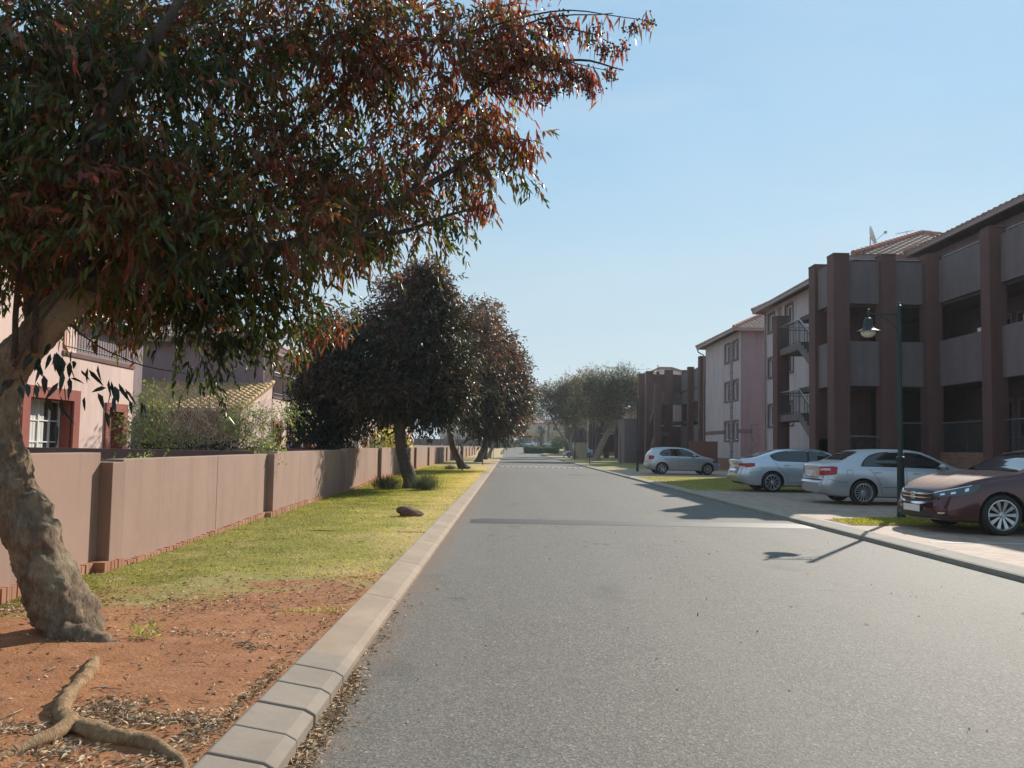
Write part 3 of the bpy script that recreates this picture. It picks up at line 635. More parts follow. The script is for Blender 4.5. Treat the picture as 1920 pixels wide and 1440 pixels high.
# ------------------------------------------------------------ second apartment building
def block2(dx, dy, label):
    root = empty('apartment_building', (15.2, 55, 0.1), label=label, cat='apartment building', group='apartment blocks along the right side')
    ops = []
    for (z0, z1) in ((2.15, 3.38), (4.88, 6.12), (7.6, 8.82)): ops += [(53.2, 54.2, z0, z1), (51.15, 52.15, z0, z1)]
    b = MB(); wall_open(b, '-x', 15.2, 50.65, 59.7, 0.1, 9.4, ops, 0.3); W(b, 'wall', M['lav'], root)
    b = MB(); b.box(15.5, 25, 50.66, 59.7, 0.1, 9.4); b.box(15.22, 15.5, 50.645, 50.66, .1, 9.38); W(b, 'wall', M['mauve'], root)
    for o_ in ops: window(root, '-x', 15.2, *o_, cols=2, rows=1, trim=0.13, fr=0.07, mt=M['dtrim'])
    quoin(root, '-x', 15.2, 52.32, 53.0, 0.9, 8.9, 0.3); quoin(root, '-y', 50.65, 15.9, 16.4, 0.9, 3.2, 0.28, M['mauve'])
    b = MB()
    for (a0, a1) in ((59.6, 54.4), (52.95, 52.4), (50.95, 50.68)): FB(b, '-x', 15.2, min(a0, a1), max(a0, a1), -.01, .025, 2.6, 2.85)
    FB(b, '-y', 50.65, 15.2, 16.0, -.01, .025, 2.6, 2.85); W(b, 'band', M['dtrim'], root)
    b = MB(); FB(b, '-x', 15.2, 50.6, 59.7, -.01, .02, .1, .9); FB(b, '-y', 50.65, 15.2, 25, .0, .022, .1, .9); W(b, 'plinth', M['plinth'], root)
    hip_roof(root, 14.6, 25.4, 50.1, 60.3, 9.5, 2.3, along='x')
    b = MB(); b.tube([(14.62, 60.0, 9.35), (14.7, 60.0, 9.1), (15.1, 59.9, 8.85), (15.12, 59.85, 8.5), (15.12, 59.85, .2)], .05, 7); W(b, 'downpipe', M['gutter'], root)
    # balconies and tower beyond the wing
    b = MB(); b.box(17.2, 26, 59.72, 80, .1, 9.0); W(b, 'wall', M['mauve'], root)
    b = MB(); hip = None
    for (z0, z1) in ((0.9, 3.5), (5.45, 6.45), (6.62, 8.2)):
        b = MB(); b.box(12.82, 16.3, 69.1, 69.25, z0, z1); W(b, 'parapet', M['panel'] if z0 > 5 and z0 < 6 else M['pillar'], root)
        b = MB(); b.box(15.35, 15.5, 60.0, 69.0, z0, z1); W(b, 'parapet', M['panel'], root)
    for z0 in (3.78, 6.4): b = MB(); b.box(12.5, 17.2, 69.25, 74, z0, z0 + .2); b.box(15.5, 17.2, 59.75, 69.25, z0, z0 + .2); W(b, 'floor_slab', M['panel'], root)
    for (x0, x1, y0, y1, zt_) in ((12.22, 12.82, 68.8, 69.4, 8.45), (11.95, 12.5, 71.2, 71.8, 8.45), (12.35, 12.94, 65.4, 66.0, 7.1), (13.92, 14.6, 68.8, 69.4, 8.6), (15.5, 16.1, 68.8, 69.4, 8.6), (14.8, 15.4, 59.9, 60.5, 8.8), (14.9, 15.4, 64.2, 64.7, 8.4)):
        b = MB(); b.box(x0, x1, y0, y1, .1, zt_); W(b, 'pillar', M['pillar'], root)
    st = flight(root, 12.5, 13.6, 66.0, 5.6, 68.6, 4.0, 8, M['panel']); st2 = flight(root, 12.5, 13.6, 66.0, 2.9, 68.6, 1.3, 8, M['panel'])
    railing(st, (12.55, 66.0), (12.55, 68.6), (5.6, 4.0), (6.5, 4.9), step=.2)
    root.location = (15.2 + dx, 55 + dy, .1 + H(55 + dy)); return root
block2(0, 0, 'second three storey block with a pale wall of paired windows left of the near block')
block2(-0.2, 42.5, 'far shadowed block half hidden by the feathery trees past the second block')
block2(-0.6, 85, 'farthest block of the right side, only a sliver left of the gate pillar')
gw = MB(); gw.box(12.15, 14.05, 51.9, 52.1, .1, 2.02); tag(gw.build('garden_wall', M['pillar']), 'low brown wall beside the small silver hatchback', 'wall')
gw = MB(); gw.box(11.0, 12.9, 73.6, 78, .1, 4.2); gw.box(10.96, 12.94, 73.56, 78.04, 4.2, 4.32); tag(gw.build('stair_enclosure', M['panel']), 'squat plastered enclosure behind the second street lamp', 'enclosure')
gw = empty('gate_pillar', (9.6, 105, .1), label='square plastered pillar beside the far driveway', cat='pillar')
b = MB(); b.box(-.9, .9, -.7, .7, 0, 2.1); b.build('pillar_shaft', M['cream'], gw); b = MB(); b.box(-.95, .95, -.75, .75, 2.1, 2.2); b.build('cap', M['panel'], gw)

pc_ = empty('potted_conifer', (13.3, 69.18, 8.2), label='small dark potted conifer on top of the second block parapet', cat='potted plant')
b = MB(); b.lathe([(0, 0), (.11, 0), (.15, .22), (.13, .22), (0, .2)], 12); b.build('pot', M['pillar'], pc_)
b = MB()
for i_ in range(260):
    t_ = random.random(); g_ = random.random() * 6.28; r_ = .2 * (1 - t_) * random.uniform(.5, 1) + .02; c_ = Vector((r_ * math.cos(g_), r_ * math.sin(g_), .22 + t_ * .62)); d_ = Vector((math.cos(g_), math.sin(g_), random.uniform(.2, 1))).normalized() * .07; e_ = d_.cross(Vector((0, 0, 1))).normalized() * .014
    b.add([c_ - e_, c_ + e_, c_ + d_], [(0, 1, 2)])
b.build('foliage', M['leafd'], pc_, fix=False)

# ------------------------------------------------------------ boundary wall on the left
bw = empty('boundary_wall', (-4.1, 8, 0.1), label='long brown plastered boundary wall with piers along the left verge', cat='wall')
piers = [0.9, 8.0, 14.15, 21.5, 29, 36.5, 44, 51.5, 59, 66.5, 74, 81.5, 89, 96.5, 104, 112, 120, 130]
def wz(y): return 1.20 + 0.11 * min(1, (y - 8) / 20.0) + H(y)
for i, y0 in enumerate(piers[:-1]):
    y1 = piers[i + 1]; top = wz((y0 + y1) / 2) + (0.11 if i == 0 else 0.0)
    x0, x1 = wallx(y0) - .02, wallx(y1) - .13
    b = MB(); m = y0 + (y1 - y0) * .55; n = 10
    for (u, v) in ((y0 + .285, m - .006), (m + .006, y1 + .002)):
        t0, t1 = (u - y0) / (y1 - y0), (v - y0) / (y1 - y0); X0, X1 = x0 + (x1 - x0) * t0, x0 + (x1 - x0) * t1; top0 = top
        b.add([(X0, u, -.1), (X1, v, -.1), (X1 - .2, v, -.1), (X0 - .2, u, -.1), (X0, u, top0), (X1, v, top0), (X1 - .2, v, top0), (X0 - .2, u, top0)],
              [(0, 3, 2, 1), (4, 5, 6, 7), (0, 1, 5, 4), (1, 2, 6, 5), (2, 3, 7, 6), (3, 0, 4, 7)])
    W(b, 'wall_panel', M['wallm'], bw, bevel=0.006)
    b = MB(); b.box(wallx(y0) - .30, wallx(y0), y0, y0 + .28, -.1, wz(y0 + 2) - 0.02); W(b, 'pier', M['wallm'], bw, bevel=0.006)
b = MB(); y = 2.5; i = 0
while y < 44:
    k = next(j for j in range(len(piers)) if piers[j + 1] > y); t_ = (y - piers[k]) / (piers[k + 1] - piers[k])
    xa = wallx(piers[k]) - .02 + (wallx(piers[k + 1]) - .13 - wallx(piers[k]) + .02) * t_
    dz_ = random.uniform(-.006, .006); top = .155 + .03 * math.sin(y * .5) + (0.05 if (y > 5.8 and y < 8.2) else 0)
    out = .06 if not (piers[k + 1] - .25 < y) else .17
    b.box(xa - .05, xa + out + random.uniform(-.005, .005), y + .009, y + .064, .0, top + dz_); y += .076
W(b, 'brick_footing', M['redbrick'], bw)

# ------------------------------------------------------------ terrace houses behind the wall
def gable_body(root, x0, x1, y0, y1, z0, z1, mat, name='wall'):
    b = MB(); b.box(x0, x1, y0, y1, z0, z1); return W(b, name, mat, root)
FX = -9.7
def house(y0, y1, label, leanto=True, bal=(0.0, .55), wins=None, detail=True):
    root = empty('terrace_house', (FX - 3, (y0 + y1) / 2, .1), label=label, cat='house', group='pink terrace houses behind the left wall')
    ya, yb = y0 + (y1 - y0) * bal[0], y0 + (y1 - y0) * bal[1]
    b = MB(); wall_open(b, '+x', FX, y0, y1, .1, 3.3, [(w_[0], w_[1], w_[2], w_[3]) for w_ in wins], .35); W(b, 'wall', M['pink'], root)
    b = MB(); b.box(-18, FX - .36, y0 + .02, y1, .1, 3.3); b.box(-18, FX - 1.5, ya + .02 if bal[0] == 0 else y0 + .02, yb, 3.3, 5.5)
    if yb < y1: b.box(-18, FX - .002, yb, y1, 3.3, 5.5)
    if bal[0] > 0: b.box(-18, FX - .002, y0, ya, 3.3, 5.5)
    W(b, 'wall', M['pink'], root)
    b = MB(); b.box(-18.2, FX - .4, y0 - .03, y0 + .015, .1, 5.5); W(b, 'wall', M['mauve'], root)  # near end face: its shade put into the colour by a darker sheet
    for w_ in wins: window(root, '+x', FX, *w_[:4], depth=.25, trim=w_[4], cols=w_[5], rows=w_[6], sill=False, curtain=w_[7], proud=.05, fr=.05)
    b = MB(); FB(b, '+x', FX, ya, yb, -.2, .03, 3.25, 3.34); W(b, 'balcony_edge', M['gwall'], root)
    railing(root, (FX - .02, ya + .05), (FX - .02, yb - .05), 3.4, 4.33, step=.11)
    window(root, '+x', FX - 1.5, ya + .9, min(yb - .3, ya + 2.5), 3.5, 5.2, depth=.02, trim=.1, cols=2, rows=3, sill=False, curtain=True)
    hip_roof(root, -18.8, FX - 0.9 if False else FX + .35 if bal[1] < .5 else FX - .95, y0 - .5, y1 + .5, 5.62, 2.2, M['tile'])
    if leanto:
        b = MB(); lo, hi = y0 - 3.8, y0 - .04
        slope(b, (-16, lo, 2.6), (FX + .05, lo, 2.6), (-16, hi, 3.85), (FX + .05, hi, 3.85), wave=.26, row=.3, amp=.045); lt = W(b, 'leanto_roof', M['tiley'], root, fix=False)
        b = MB(); b.prism([(lo + .1, .1), (hi, .1), (hi, 3.74), (lo + .1, 2.46)], 'x', -10.0, FX - .02); W(b, 'leanto_wall', M['pink'], root)
        b = MB()
        for k in range(11):
            a, c = k / 11, (k + 1.05) / 11; b.tube([(FX + .02, lo + (hi - lo) * a, 2.68 + 1.25 * a), (FX + .02, lo + (hi - lo) * c, 2.66 + 1.25 * c)], [.10, .075], 7)
        b.build('verge_tiles', M['tiley'], lt)
        b = MB(); b.box(-16, -10.02, lo + 1.6, hi, .1, 2.9); W(b, 'porch_wall', M['mauve'], root)
    return root
house(12.7, 19.75, 'nearest pink terrace house with curtained french window behind the leaning trunk', False, (.55, 1.0),
      [(13.0, 14.2, .5, 2.1, .2, 2, 3, False), (15.5, 17.05, .45, 2.27, .24, 4, 4, True), (18.62, 19.25, .45, 2.12, .2, 1, 4, False)])
house(31.4, 39.0, 'pink terrace house with yellowed lean-to tile roof behind the bare shrub', True, (0, .6),
      [(33.75, 35.3, .6, 2.28, .22, 3, 3, True), (31.7, 32.6, .6, 2.2, .15, 2, 3, False), (36.5, 37.6, .6, 2.2, .2, 2, 3, False)])
h3 = house(50.4, 58, 'pink terrace house with arched red porch seen under the second tree', True, (0, .6),
      [(51.2, 52.4, .6, 2.2, .2, 2, 3, False), (54, 55.5, .6, 2.2, .2, 2, 3, False)])
house(70, 78, 'farthest pink terrace house glimpsed between the row of dark trunks', True, (0, .6), [(72, 73.4, .6, 2.2, .2, 2, 3, False)])
lk = empty('terrace_house', (-15, 23.6, .1), label='shaded set-back mauve house wall between the two nearest pink houses', cat='house', group='pink terrace houses behind the left wall')
b = MB(); b.box(-18, -13.2, 19.8, 27.5, .1, 5.2); W(b, 'wall', M['mauve'], lk)  # shade of the recess put into the mauve wall colour
hip_roof(lk, -18.6, -12.7, 19.4, 27.9, 5.3, 1.7)
# arches on the third house porch
b = MB(); n = 12; a0, a1, zc, r_ = 45.6, 47.8, 1.7, 0.75; cy = (a0 + a1) / 2
pr = [(a0, .1), (a0, 2.9), (a1, 2.9), (a1, .1), (cy + r_, .1)] + [(cy + r_ * math.cos(math.pi * i / n), zc + r_ * math.sin(math.pi * i / n)) for i in range(n + 1)] + [(cy - r_, .1)]
b.prism(pr, 'x', -9.6, -9.3); pc = b.build('porch_arch', M['pink']); tag(pc, 'pink arched porch opening with red rim seen beneath the second tree', 'porch arch')
b = MB(); b.tube([(-9.27, cy + (r_ + .06) * math.cos(math.pi * i / n), zc + (r_ + .06) * math.sin(math.pi * i / n)) for i in range(n + 1)], .07, 6); b.build('arch_rim', M['trim'], pc)
# dividing walls of the gardens
for (y, xr, lab) in ((13.6, -4.5, 'dark garden dividing wall in front of the nearest pink house'), (20.6, -4.75, 'second garden dividing wall just past the bare shrub'), (28.4, -4.95, 'garden dividing wall beside the dark dense garden tree')):
    b = MB(); b.box(-9.68, xr, y, y + .15, .0, 1.27); tag(b.build('dividing_wall', M['gwall'], bevel=.005), lab, 'wall', 'garden dividing walls')

# ------------------------------------------------------------ far houses
def far_house(x0, x1, y0, y1, label, ez=7.4, rise=2.1, along='x', mat='cream', porch=True):
    g = H(y0) ; root = empty('far_house', ((x0 + x1) / 2, y0, g), label=label, cat='house', group='cream houses at the end of the road')
    b = MB(); ops = []; n = max(1, int((x1 - x0) / 3)); wd = (x1 - x0) / n
    for i in range(n):
        c = x0 + wd * (i + .5); ops += [(c - .6, c + .6, g + 4.3, g + 5.6), (c - .6, c + .6, g + 1.2, g + 2.5)]
    wall_open(b, '-y', y0, x0, x1, g - .2, ez, ops, .3); b.box(x0, x1, y0 + .31, y1, g - .2, ez); W(b, 'wall', M[mat], root)
    for o_ in ops: window(root, '-y', y0, *o_, trim=.15, cols=2, rows=1, mt=M['lav'], fr=.09)
    hip_roof(root, x0 - .5, x1 + .5, y0 - .5, y1 + .5, ez, rise, M['tile'], along, fine=False)
    if porch:
        b = MB(); slope(b, (x0 + 1, y0 - 2.6, g + 2.9), (x1 - 1, y0 - 2.6, g + 2.9), (x0 + 1, y0 - .02, g + 3.8), (x1 - 1, y0 - .02, g + 3.8), wave=.9, row=.8); W(b, 'porch_roof', M['tiley'], root, fix=False)
        for i in range(3):
            xx = x0 + 1.3 + (x1 - x0 - 2.6) * i / 2; b = MB(); b.box(xx - .2, xx + .2, y0 - 2.4, y0 - 2.0, g - .1, g + 2.9); W(b, 'porch_column', M['lav'], root)
far_house(-6.5, 1.2, 196, 205, 'cream far house partly behind the left tree row', 8.0, 2.0, 'x', porch=False)
far_house(2.2, 10.0, 204, 214, 'cream far house with columned porch beyond the hedge island', 7.9, 2.4, 'x')
far_house(10.6, 21.0, 208, 218, 'cream far house behind the tree with forked trunk', 8.1, 2.4, 'x')
far_house(-18, -8.5, 200, 210, 'cream far house hidden behind the left tree crowns', 7.6, 2.0, 'x', porch=False)
b = MB(); b.box(-24, 4.5, 190.2, 190.5, 1.2, 3.1); tag(b.build('far_wall', M['gwall']), 'grey brown wall closing the view at the bend of the road', 'wall')
#@@BUILD_END
# ------------------------------------------------------------ street lamps, bollards, stakes
def lamp(loc, label, hgt=4.44, group='street lamps with swan bracket shades'):
    root = empty('street_lamp', loc, 0, label, 'street lamp', group)
    b = MB(); b.lathe([(0.0, 0), (.085, 0), (.085, .06), (.075, .1), (.068, 1.18), (.082, 1.2), (.082, 1.25), (.05, 1.27), (.046, 1.3), (.042, hgt - .12), (.055, hgt - .11), (.055, hgt - .06), (.02, hgt - .04), (.025, hgt), (0, hgt + .02)], 14)
    b.build('pole', M['green'], root, smooth=True)
    z = hgt - .24
    b = MB(); b.tube([(0, 0, z), (-.66, 0, z)], .018, 7); pts = [(-.04, 0, z - .32), (-.12, 0, z - .2), (-.26, 0, z - .1), (-.4, 0, z - .04)]
    b.tube(pts, .009, 5); pts = [(-.2 + .09 * math.cos(a), 0, z - .1 + .07 * math.sin(a)) for a in np.linspace(0, 5.5, 14)]; b.tube(pts, .007, 4)
    b.tube([(-.64, 0, z), (-.64, 0, z - .12)], .022, 6); b.lathe([(0, .09), (.03, .07), (.02, .03), (.035, .0), (0.0, -.02)], 10, M=Matrix.Translation((-.64, 0, z + .02)))
    b.build('bracket', M['green'], root, smooth=True)
    T_ = Matrix.Translation((-.64, 0, z - .08))
    b = MB(); b.lathe([(0.02, .0), (.07, -.02), (.085, -.06), (.09, -.16), (.105, -.21), (.15, -.25), (.235, -.29), (.24, -.30), (.15, -.285), (.09, -.24), (.08, -.1), (.02, -.03)], 24, M=T_); sh = b.build('lamp_shade', M['green'], root, smooth=True)
    b = MB(); b.lathe([(.15, -.285), (.148, -.32), (.12, -.37), (.07, -.405), (0.0, -.415)], 20, M=T_); b.build('diffuser', plain('frosted_diffuser', (0.75, 0.72, 0.58), .35) if 'frosted_diffuser' not in bpy.data.materials else bpy.data.materials['frosted_diffuser'], sh, smooth=True)
    return root
l0 = lamp((8.02, 15.77, 0.1), 'nearest tall dark green street lamp standing in the grass island by the cars')
for loc, lab in (((7.66, 46.0, .1), 'second street lamp left of the small silver hatchback'), ((7.5, 88, .1), 'third street lamp in front of the feathery trees'), ((7.9, 111, .1), 'slim far street lamp beside the parked silver sedan'), ((6.6, 150, .1 + H(150)), 'farthest street lamp standing behind the clipped hedge')):
    c_ = copy_tree(l0); c_.location = loc; c_['label'] = lab
def stake(loc, h, label, mat, tilt=0.0, r=.035):
    b = MB(); b.tube([(0, 0, -.1), (tilt * .4, 0, h * .5), (tilt, 0, h)], [r, r * .9, r * .8], 7); o = b.build('stake', mat); o.location = loc; tag(o, label, 'stake')
stake((-2.44, 40.5, .1), 1.5, 'rusty upright stake beside the third tree trunk', M['bark1'])
stake((-1.9, 56.0, .1), .95, 'short leaning stake near the striped hump on the left verge', M['bark2'], -.12)
stake((6.9, 66, .1), 1.8, 'dark stake on the right lawn just past the striped hump', M['bark2'], .03)
stake((9.4, 65, .1), 2.6, 'taller dark stake right of the other on the far lawn', M['bark2'], -.03)
stake((-1.75, 84, .1), 1.1, 'thin stake at the far end of the left kerb', M['bark1'], .02)

# ------------------------------------------------------------ cars
def curve(pts):
    xs = [p[0] for p in pts]; zs = [p[1] for p in pts]
    n = len(xs); m = [0] * n; d = [(zs[i + 1] - zs[i]) / (xs[i + 1] - xs[i]) for i in range(n - 1)]
    for i in range(1, n - 1): m[i] = 0 if d[i - 1] * d[i] <= 0 else 2 * d[i - 1] * d[i] / (d[i - 1] + d[i])
    m[0] = d[0]; m[-1] = d[-1]
    def f(x):
        if x <= xs[0]: return zs[0]
        if x >= xs[-1]: return zs[-1]
        i = max(j for j in range(n) if xs[j] <= x); i = min(i, n - 2); h = xs[i + 1] - xs[i]; t = (x - xs[i]) / h
        return (2 * t ** 3 - 3 * t ** 2 + 1) * zs[i] + (t ** 3 - 2 * t ** 2 + t) * h * m[i] + (-2 * t ** 3 + 3 * t ** 2) * zs[i + 1] + (t ** 3 - t ** 2) * h * m[i + 1]
    return f
M['tint'] = NT('tinted_car_glass').fin((0.012, 0.015, 0.018), 0.04); M['tint'].node_tree.nodes['Principled BSDF'].inputs['Coat Weight'].default_value = 1
M['seam'] = plain('panel_gap', (0.01, 0.01, 0.01), .8); M['chrome'] = NT('chrome').fin((0.8, 0.8, 0.82), .12, Metallic=1.0)
M['well'] = plain('wheel_well', (0.012, 0.012, 0.012), .9); M['alloy'] = NT('alloy_rim').fin((0.55, 0.56, 0.58), .28, Metallic=.85)
M['tail'] = NT('red_lens').fin((0.42, 0.012, 0.015), .12); M['tailw'] = NT('clear_lens').fin((0.6, 0.57, 0.55), .12)
M['lens'] = NT('headlight_lens').fin((0.10, 0.105, 0.11), .08, Metallic=.4); M['plate'] = plain('number_plate', (0.72, 0.73, 0.72), .4); M['bplastic'] = plain('black_plastic', (0.015, 0.015, 0.016), .45)
def car(name, sp, label, cat='car', group=None):
    root = empty(name, (0, 0, 0), 0, label, cat, group)
    L, Wh = sp['L'], sp['W']; top, belt, bot, plan = curve(sp['top']), curve(sp['belt']), curve(sp['bot']), curve(sp['plan'])
    rs, fs = curve(sp['rear']), curve(sp['front']); N = 84
    X = [L * (0.5 - 0.5 * math.cos(math.pi * i / (N - 1))) * .55 + L * i / (N - 1) * .45 for i in range(N)]
    def sec(x):
        zb, bt, tp, w_ = bot(x), belt(x), top(x), plan(x) * Wh; h = max(tp - bt, .01); k = bt - zb
        tum = sp.get('tum', .30); P = [(0, zb), (.55 * w_, zb), (.84 * w_, zb), (.945 * w_, zb + .035), (.975 * w_, zb + .10), (.992 * w_, zb + .22 * k), (1.0 * w_, zb + .42 * k), (.998 * w_, zb + .58 * k), (.992 * w_, zb + .74 * k), (.982 * w_, zb + .86 * k), (.962 * w_, bt - .025), (.94 * w_, bt + min(.004, h * .2))]
        yb = .93 * w_; ye = yb - tum * h - .0 * h
        for t_ in (.18, .36, .54, .72, .86): P.append((yb + (ye - yb) * (t_ ** 1.15), bt + h * t_ * .98))
        P += [(ye - .025 - .02 * min(1, h * 3), bt + h * .935), (ye * .90 - .03, bt + h * .968), (ye * .72, bt + h * .985), (ye * .4, bt + h * .996), (0, tp)]
        return P
    def disp(x, y, z):
        wr, wf = max(0, 1 - x / .7) ** 1.5, max(0, 1 - (L - x) / .8) ** 1.5
        return x + rs(z) * wr + fs(z) * wf + .10 * wr * (y / Wh) ** 2 - .16 * wf * (y / Wh) ** 2
    b = MB(); K = None
    for x in X:
        P = sec(x); ring = P + [(-y, z) for (y, z) in reversed(P[1:-1])]; K = len(ring); b.v += [(disp(x, y, z), y, z) for (y, z) in ring]
    for i in range(N - 1):
        for k in range(K): b.f.append((i * K + k, i * K + (k + 1) % K, (i + 1) * K + (k + 1) % K, (i + 1) * K + k)); b.m.append(0)
    nh = K // 2
    for base, x in ((0, X[0]), ((N - 1) * K, X[-1])):   # end grids
        P = sec(x); cols = 9; idx = []
        for i, (y, z) in enumerate(P):
            row = [base + i]
            if 0 < i < nh:
                for c_ in range(1, cols): yy = y * (1 - 2 * c_ / cols); b.v.append((disp(x, yy, z), yy, z)); row.append(len(b.v) - 1)
                row.append(base + (K - i))
            else: row = [base + i] * (cols + 1)
            idx.append(row)
        for i in range(nh):
            for c_ in range(cols):
                q = [idx[i][c_], idx[i][c_ + 1], idx[i + 1][c_ + 1], idx[i + 1][c_]]; u = []
                for v_ in q:
                    if v_ not in u: u.append(v_)
                if len(u) > 2: b.f.append(tuple(u)); b.m.append(0)
    body = b.build('body', [sp['paint'], M['well'], M['bplastic']], root, smooth=True)
    me0 = body.data
    bm = bmesh.new(); bm.from_mesh(me0); bvh = BVHTree.FromBMesh(bm); bm.free()
    wr_ = sp['wr']
    cb = MB()
    for wx_ in sp['wx']:
        for sgn in (1, -1): cb.lathe([(0, -.16), (wr_ + .045, -.16), (wr_ + .045, .3), (0, .3)], 40, M=Matrix.Translation((wx_, sgn * (Wh - .10), wr_ + .01)) @ Matrix.Rotation(R(-90 * sgn), 4, 'X'))
    cut = cb.build('cutter', [M['well']])
    for o_ in (cut, body):
        bm = bmesh.new(); bm.from_mesh(o_.data); bmesh.ops.remove_doubles(bm, verts=bm.verts, dist=1e-5); bmesh.ops.dissolve_degenerate(bm, dist=1e-6, edges=bm.edges)
        bmesh.ops.recalc_face_normals(bm, faces=bm.faces); bm.to_mesh(o_.data); bm.free()
    md = body.modifiers.new('b', 'BOOLEAN'); md.object = cut; md.operation = 'DIFFERENCE'; md.solver = 'EXACT'; md.use_self = sp['L'] == 4.87
    try: md.material_mode = 'TRANSFER'
    except Exception: pass
    dg = bpy.context.evaluated_depsgraph_get(); nm = bpy.data.meshes.new_from_object(body.evaluated_get(dg)); body.modifiers.clear()
    if len(nm.polygons) > 500: body.data = nm
    bpy.data.objects.remove(cut)
    me = body.data; me.polygons.foreach_set('use_smooth', [True] * len(me.polygons)); me.set_sharp_from_angle(angle=R(32))
    # faces low on the body: black sill
    def ray(o_, d_):
        h_ = bvh.ray_cast(Vector(o_), Vector(d_).normalized(), 6)
        if h_[0] is None:
            h_ = bvh.find_nearest(Vector(o_) + Vector(d_).normalized() * 2.0)
        n_ = h_[1]; n_ = n_ if n_.dot(Vector(d_)) < 0 else -n_; return h_[0], n_
    FR = {'L': (Vector((0, 0, 0)), Vector((1, 0, 0)), Vector((0, -1, 0)), Vector((0, 2, 0))), 'R': (Vector((0, 0, 0)), Vector((1, 0, 0)), Vector((0, 1, 0)), Vector((0, -2, 0))),
          'F': (Vector((0, 0, 0)), Vector((0, 1, 0)), Vector((-1, 0, 0)), Vector((L + 1, 0, 0))), 'B': (Vector((0, 0, 0)), Vector((0, 1, 0)), Vector((1, 0, 0)), Vector((-1, 0, 0)))}
    q = 2 ** -.5
    FR['FL'] = (Vector((L, 0, 0)), Vector((-q, q, 0)), Vector((-q, -q, 0)), Vector((1.5, 1.5, 0))); FR['FR'] = (Vector((L, 0, 0)), Vector((-q, -q, 0)), Vector((-q, q, 0)), Vector((1.5, -1.5, 0)))
    FR['BL'] = (Vector((0, 0, 0)), Vector((q, q, 0)), Vector((q, -q, 0)), Vector((-1.5, 1.5, 0))); FR['BR'] = (Vector((0, 0, 0)), Vector((q, -q, 0)), Vector((q, q, 0)), Vector((-1.5, -1.5, 0)))
    def at(fr, h, z, off):
        O, ha, d_, st = FR[fr]; p, n_ = ray(O + ha * h + Vector((0, 0, z)) + st, d_); return p + n_ * off
    def patch(name_, fr, cols, mat, off=.004, n=26, m=7, parent=None, smooth_=True):
        lo, hi = (curve([(c[0], c[1]) for c in cols]), curve([(c[0], c[2]) for c in cols])) if len(cols) > 1 else (None, None); b = MB(); h0, h1 = cols[0][0], cols[-1][0]
        for i in range(n + 1):
            h = h0 + (h1 - h0) * i / n; a, c = lo(h), hi(h)
            for j in range(m + 1): b.v.append(tuple(at(fr, h, a + (c - a) * j / m, off)))
        for i in range(n):
            for j in range(m): b.f.append((i * (m + 1) + j, (i + 1) * (m + 1) + j, (i + 1) * (m + 1) + j + 1, i * (m + 1) + j + 1)); b.m.append(0)
        return b.build(name_, mat, parent or root, smooth=smooth_, fix=False)
    def ribbon(b, fr, pts, w_=.009, off=.002):
        d = []
        for i in range(len(pts) - 1):
            n = max(2, int(math.hypot(pts[i + 1][0] - pts[i][0], pts[i + 1][1] - pts[i][1]) / .06))
            d += [(pts[i][0] + (pts[i + 1][0] - pts[i][0]) * k / n, pts[i][1] + (pts[i + 1][1] - pts[i][1]) * k / n) for k in range(n)]
        d.append(pts[-1]); k0 = len(b.v)
        for i, p in enumerate(d):
            a_, c_ = d[max(i - 1, 0)], d[min(i + 1, len(d) - 1)]; t_ = Vector((c_[0] - a_[0], c_[1] - a_[1])).normalized(); n_ = Vector((-t_.y, t_.x)) * w_ / 2
            b.v += [tuple(at(fr, p[0] + n_.x, p[1] + n_.y, off)), tuple(at(fr, p[0] - n_.x, p[1] - n_.y, off))]
        for i in range(len(d) - 1): b.f.append((k0 + 2 * i, k0 + 2 * i + 1, k0 + 2 * i + 3, k0 + 2 * i + 2)); b.m.append(0)
    for s_ in ('L', 'R'):
        sg = 1 if s_ == 'L' else -1
        patch('window_surround', s_, sp['dlo'], M['bplastic'], .003, 40, 8)
        for wn in sp['win']: patch('side_window', s_, wn, M['tint'], .007, 22, 7)
        b = MB(); [ribbon(b, s_, r_) for r_ in sp['seams']]; b.build('panel_gaps', M['seam'], root, fix=False)
        for (hx, hz) in sp['handles']:
            p = at(s_, hx, hz, .0); b = MB(); b.box(-.085, .085, -.014, .018, -.016, .016); o = b.build('door_handle', sp['paint'], root, bevel=.008); o.location = p + Vector((0, sg * .012, 0))
        mx, mz = sp['mirror']; p = at(s_, mx, mz, 0); b = MB()
        n = 10; prof = [(0.0, -.10), (.05, -.09), (.075, -.04), (.08, .03), (.06, .09), (0, .11)]
        b.lathe(prof, 12, M=Matrix.Diagonal((1.15, 1, .82, 1)) @ Matrix.Rotation(R(90), 4, 'X')); b.tube([(0.02, -sg * .13, -.05), (0, -sg * .02, -.02)], .022, 6)
        o = b.build('mirror', sp['paint'], root, smooth=True); o.location = p + Vector((0, sg * .13, .05))
        tl = patch('taillight', 'B' + s_, sp['tail'], M['tail'], .006, 14, 6)
        if sp.get('tailw'): patch('reverse_lens', 'B' + s_, sp['tailw'], M['tailw'], .010, 8, 3, tl)
        hl = patch('headlight', 'F' + s_, sp['head'], M['lens'], .006, 18, 6)
        if sp.get('headin'):
            for hi_ in sp['headin']: patch('lamp_unit', 'F' + s_, hi_, M['chrome'], .010, 6, 3, hl)
    patch('windscreen', 'F', sp['ws'], M['tint'] if not sp.get('clearws') else M['glass'], .005, 24, 12)
    patch('rear_window', 'B', sp['rw'], M['tint'], .005, 24, 12)
    for nm_, fr, cols, mt_, off in sp.get('extra', []): patch(nm_, fr, cols, mt_, off, 16, 5)
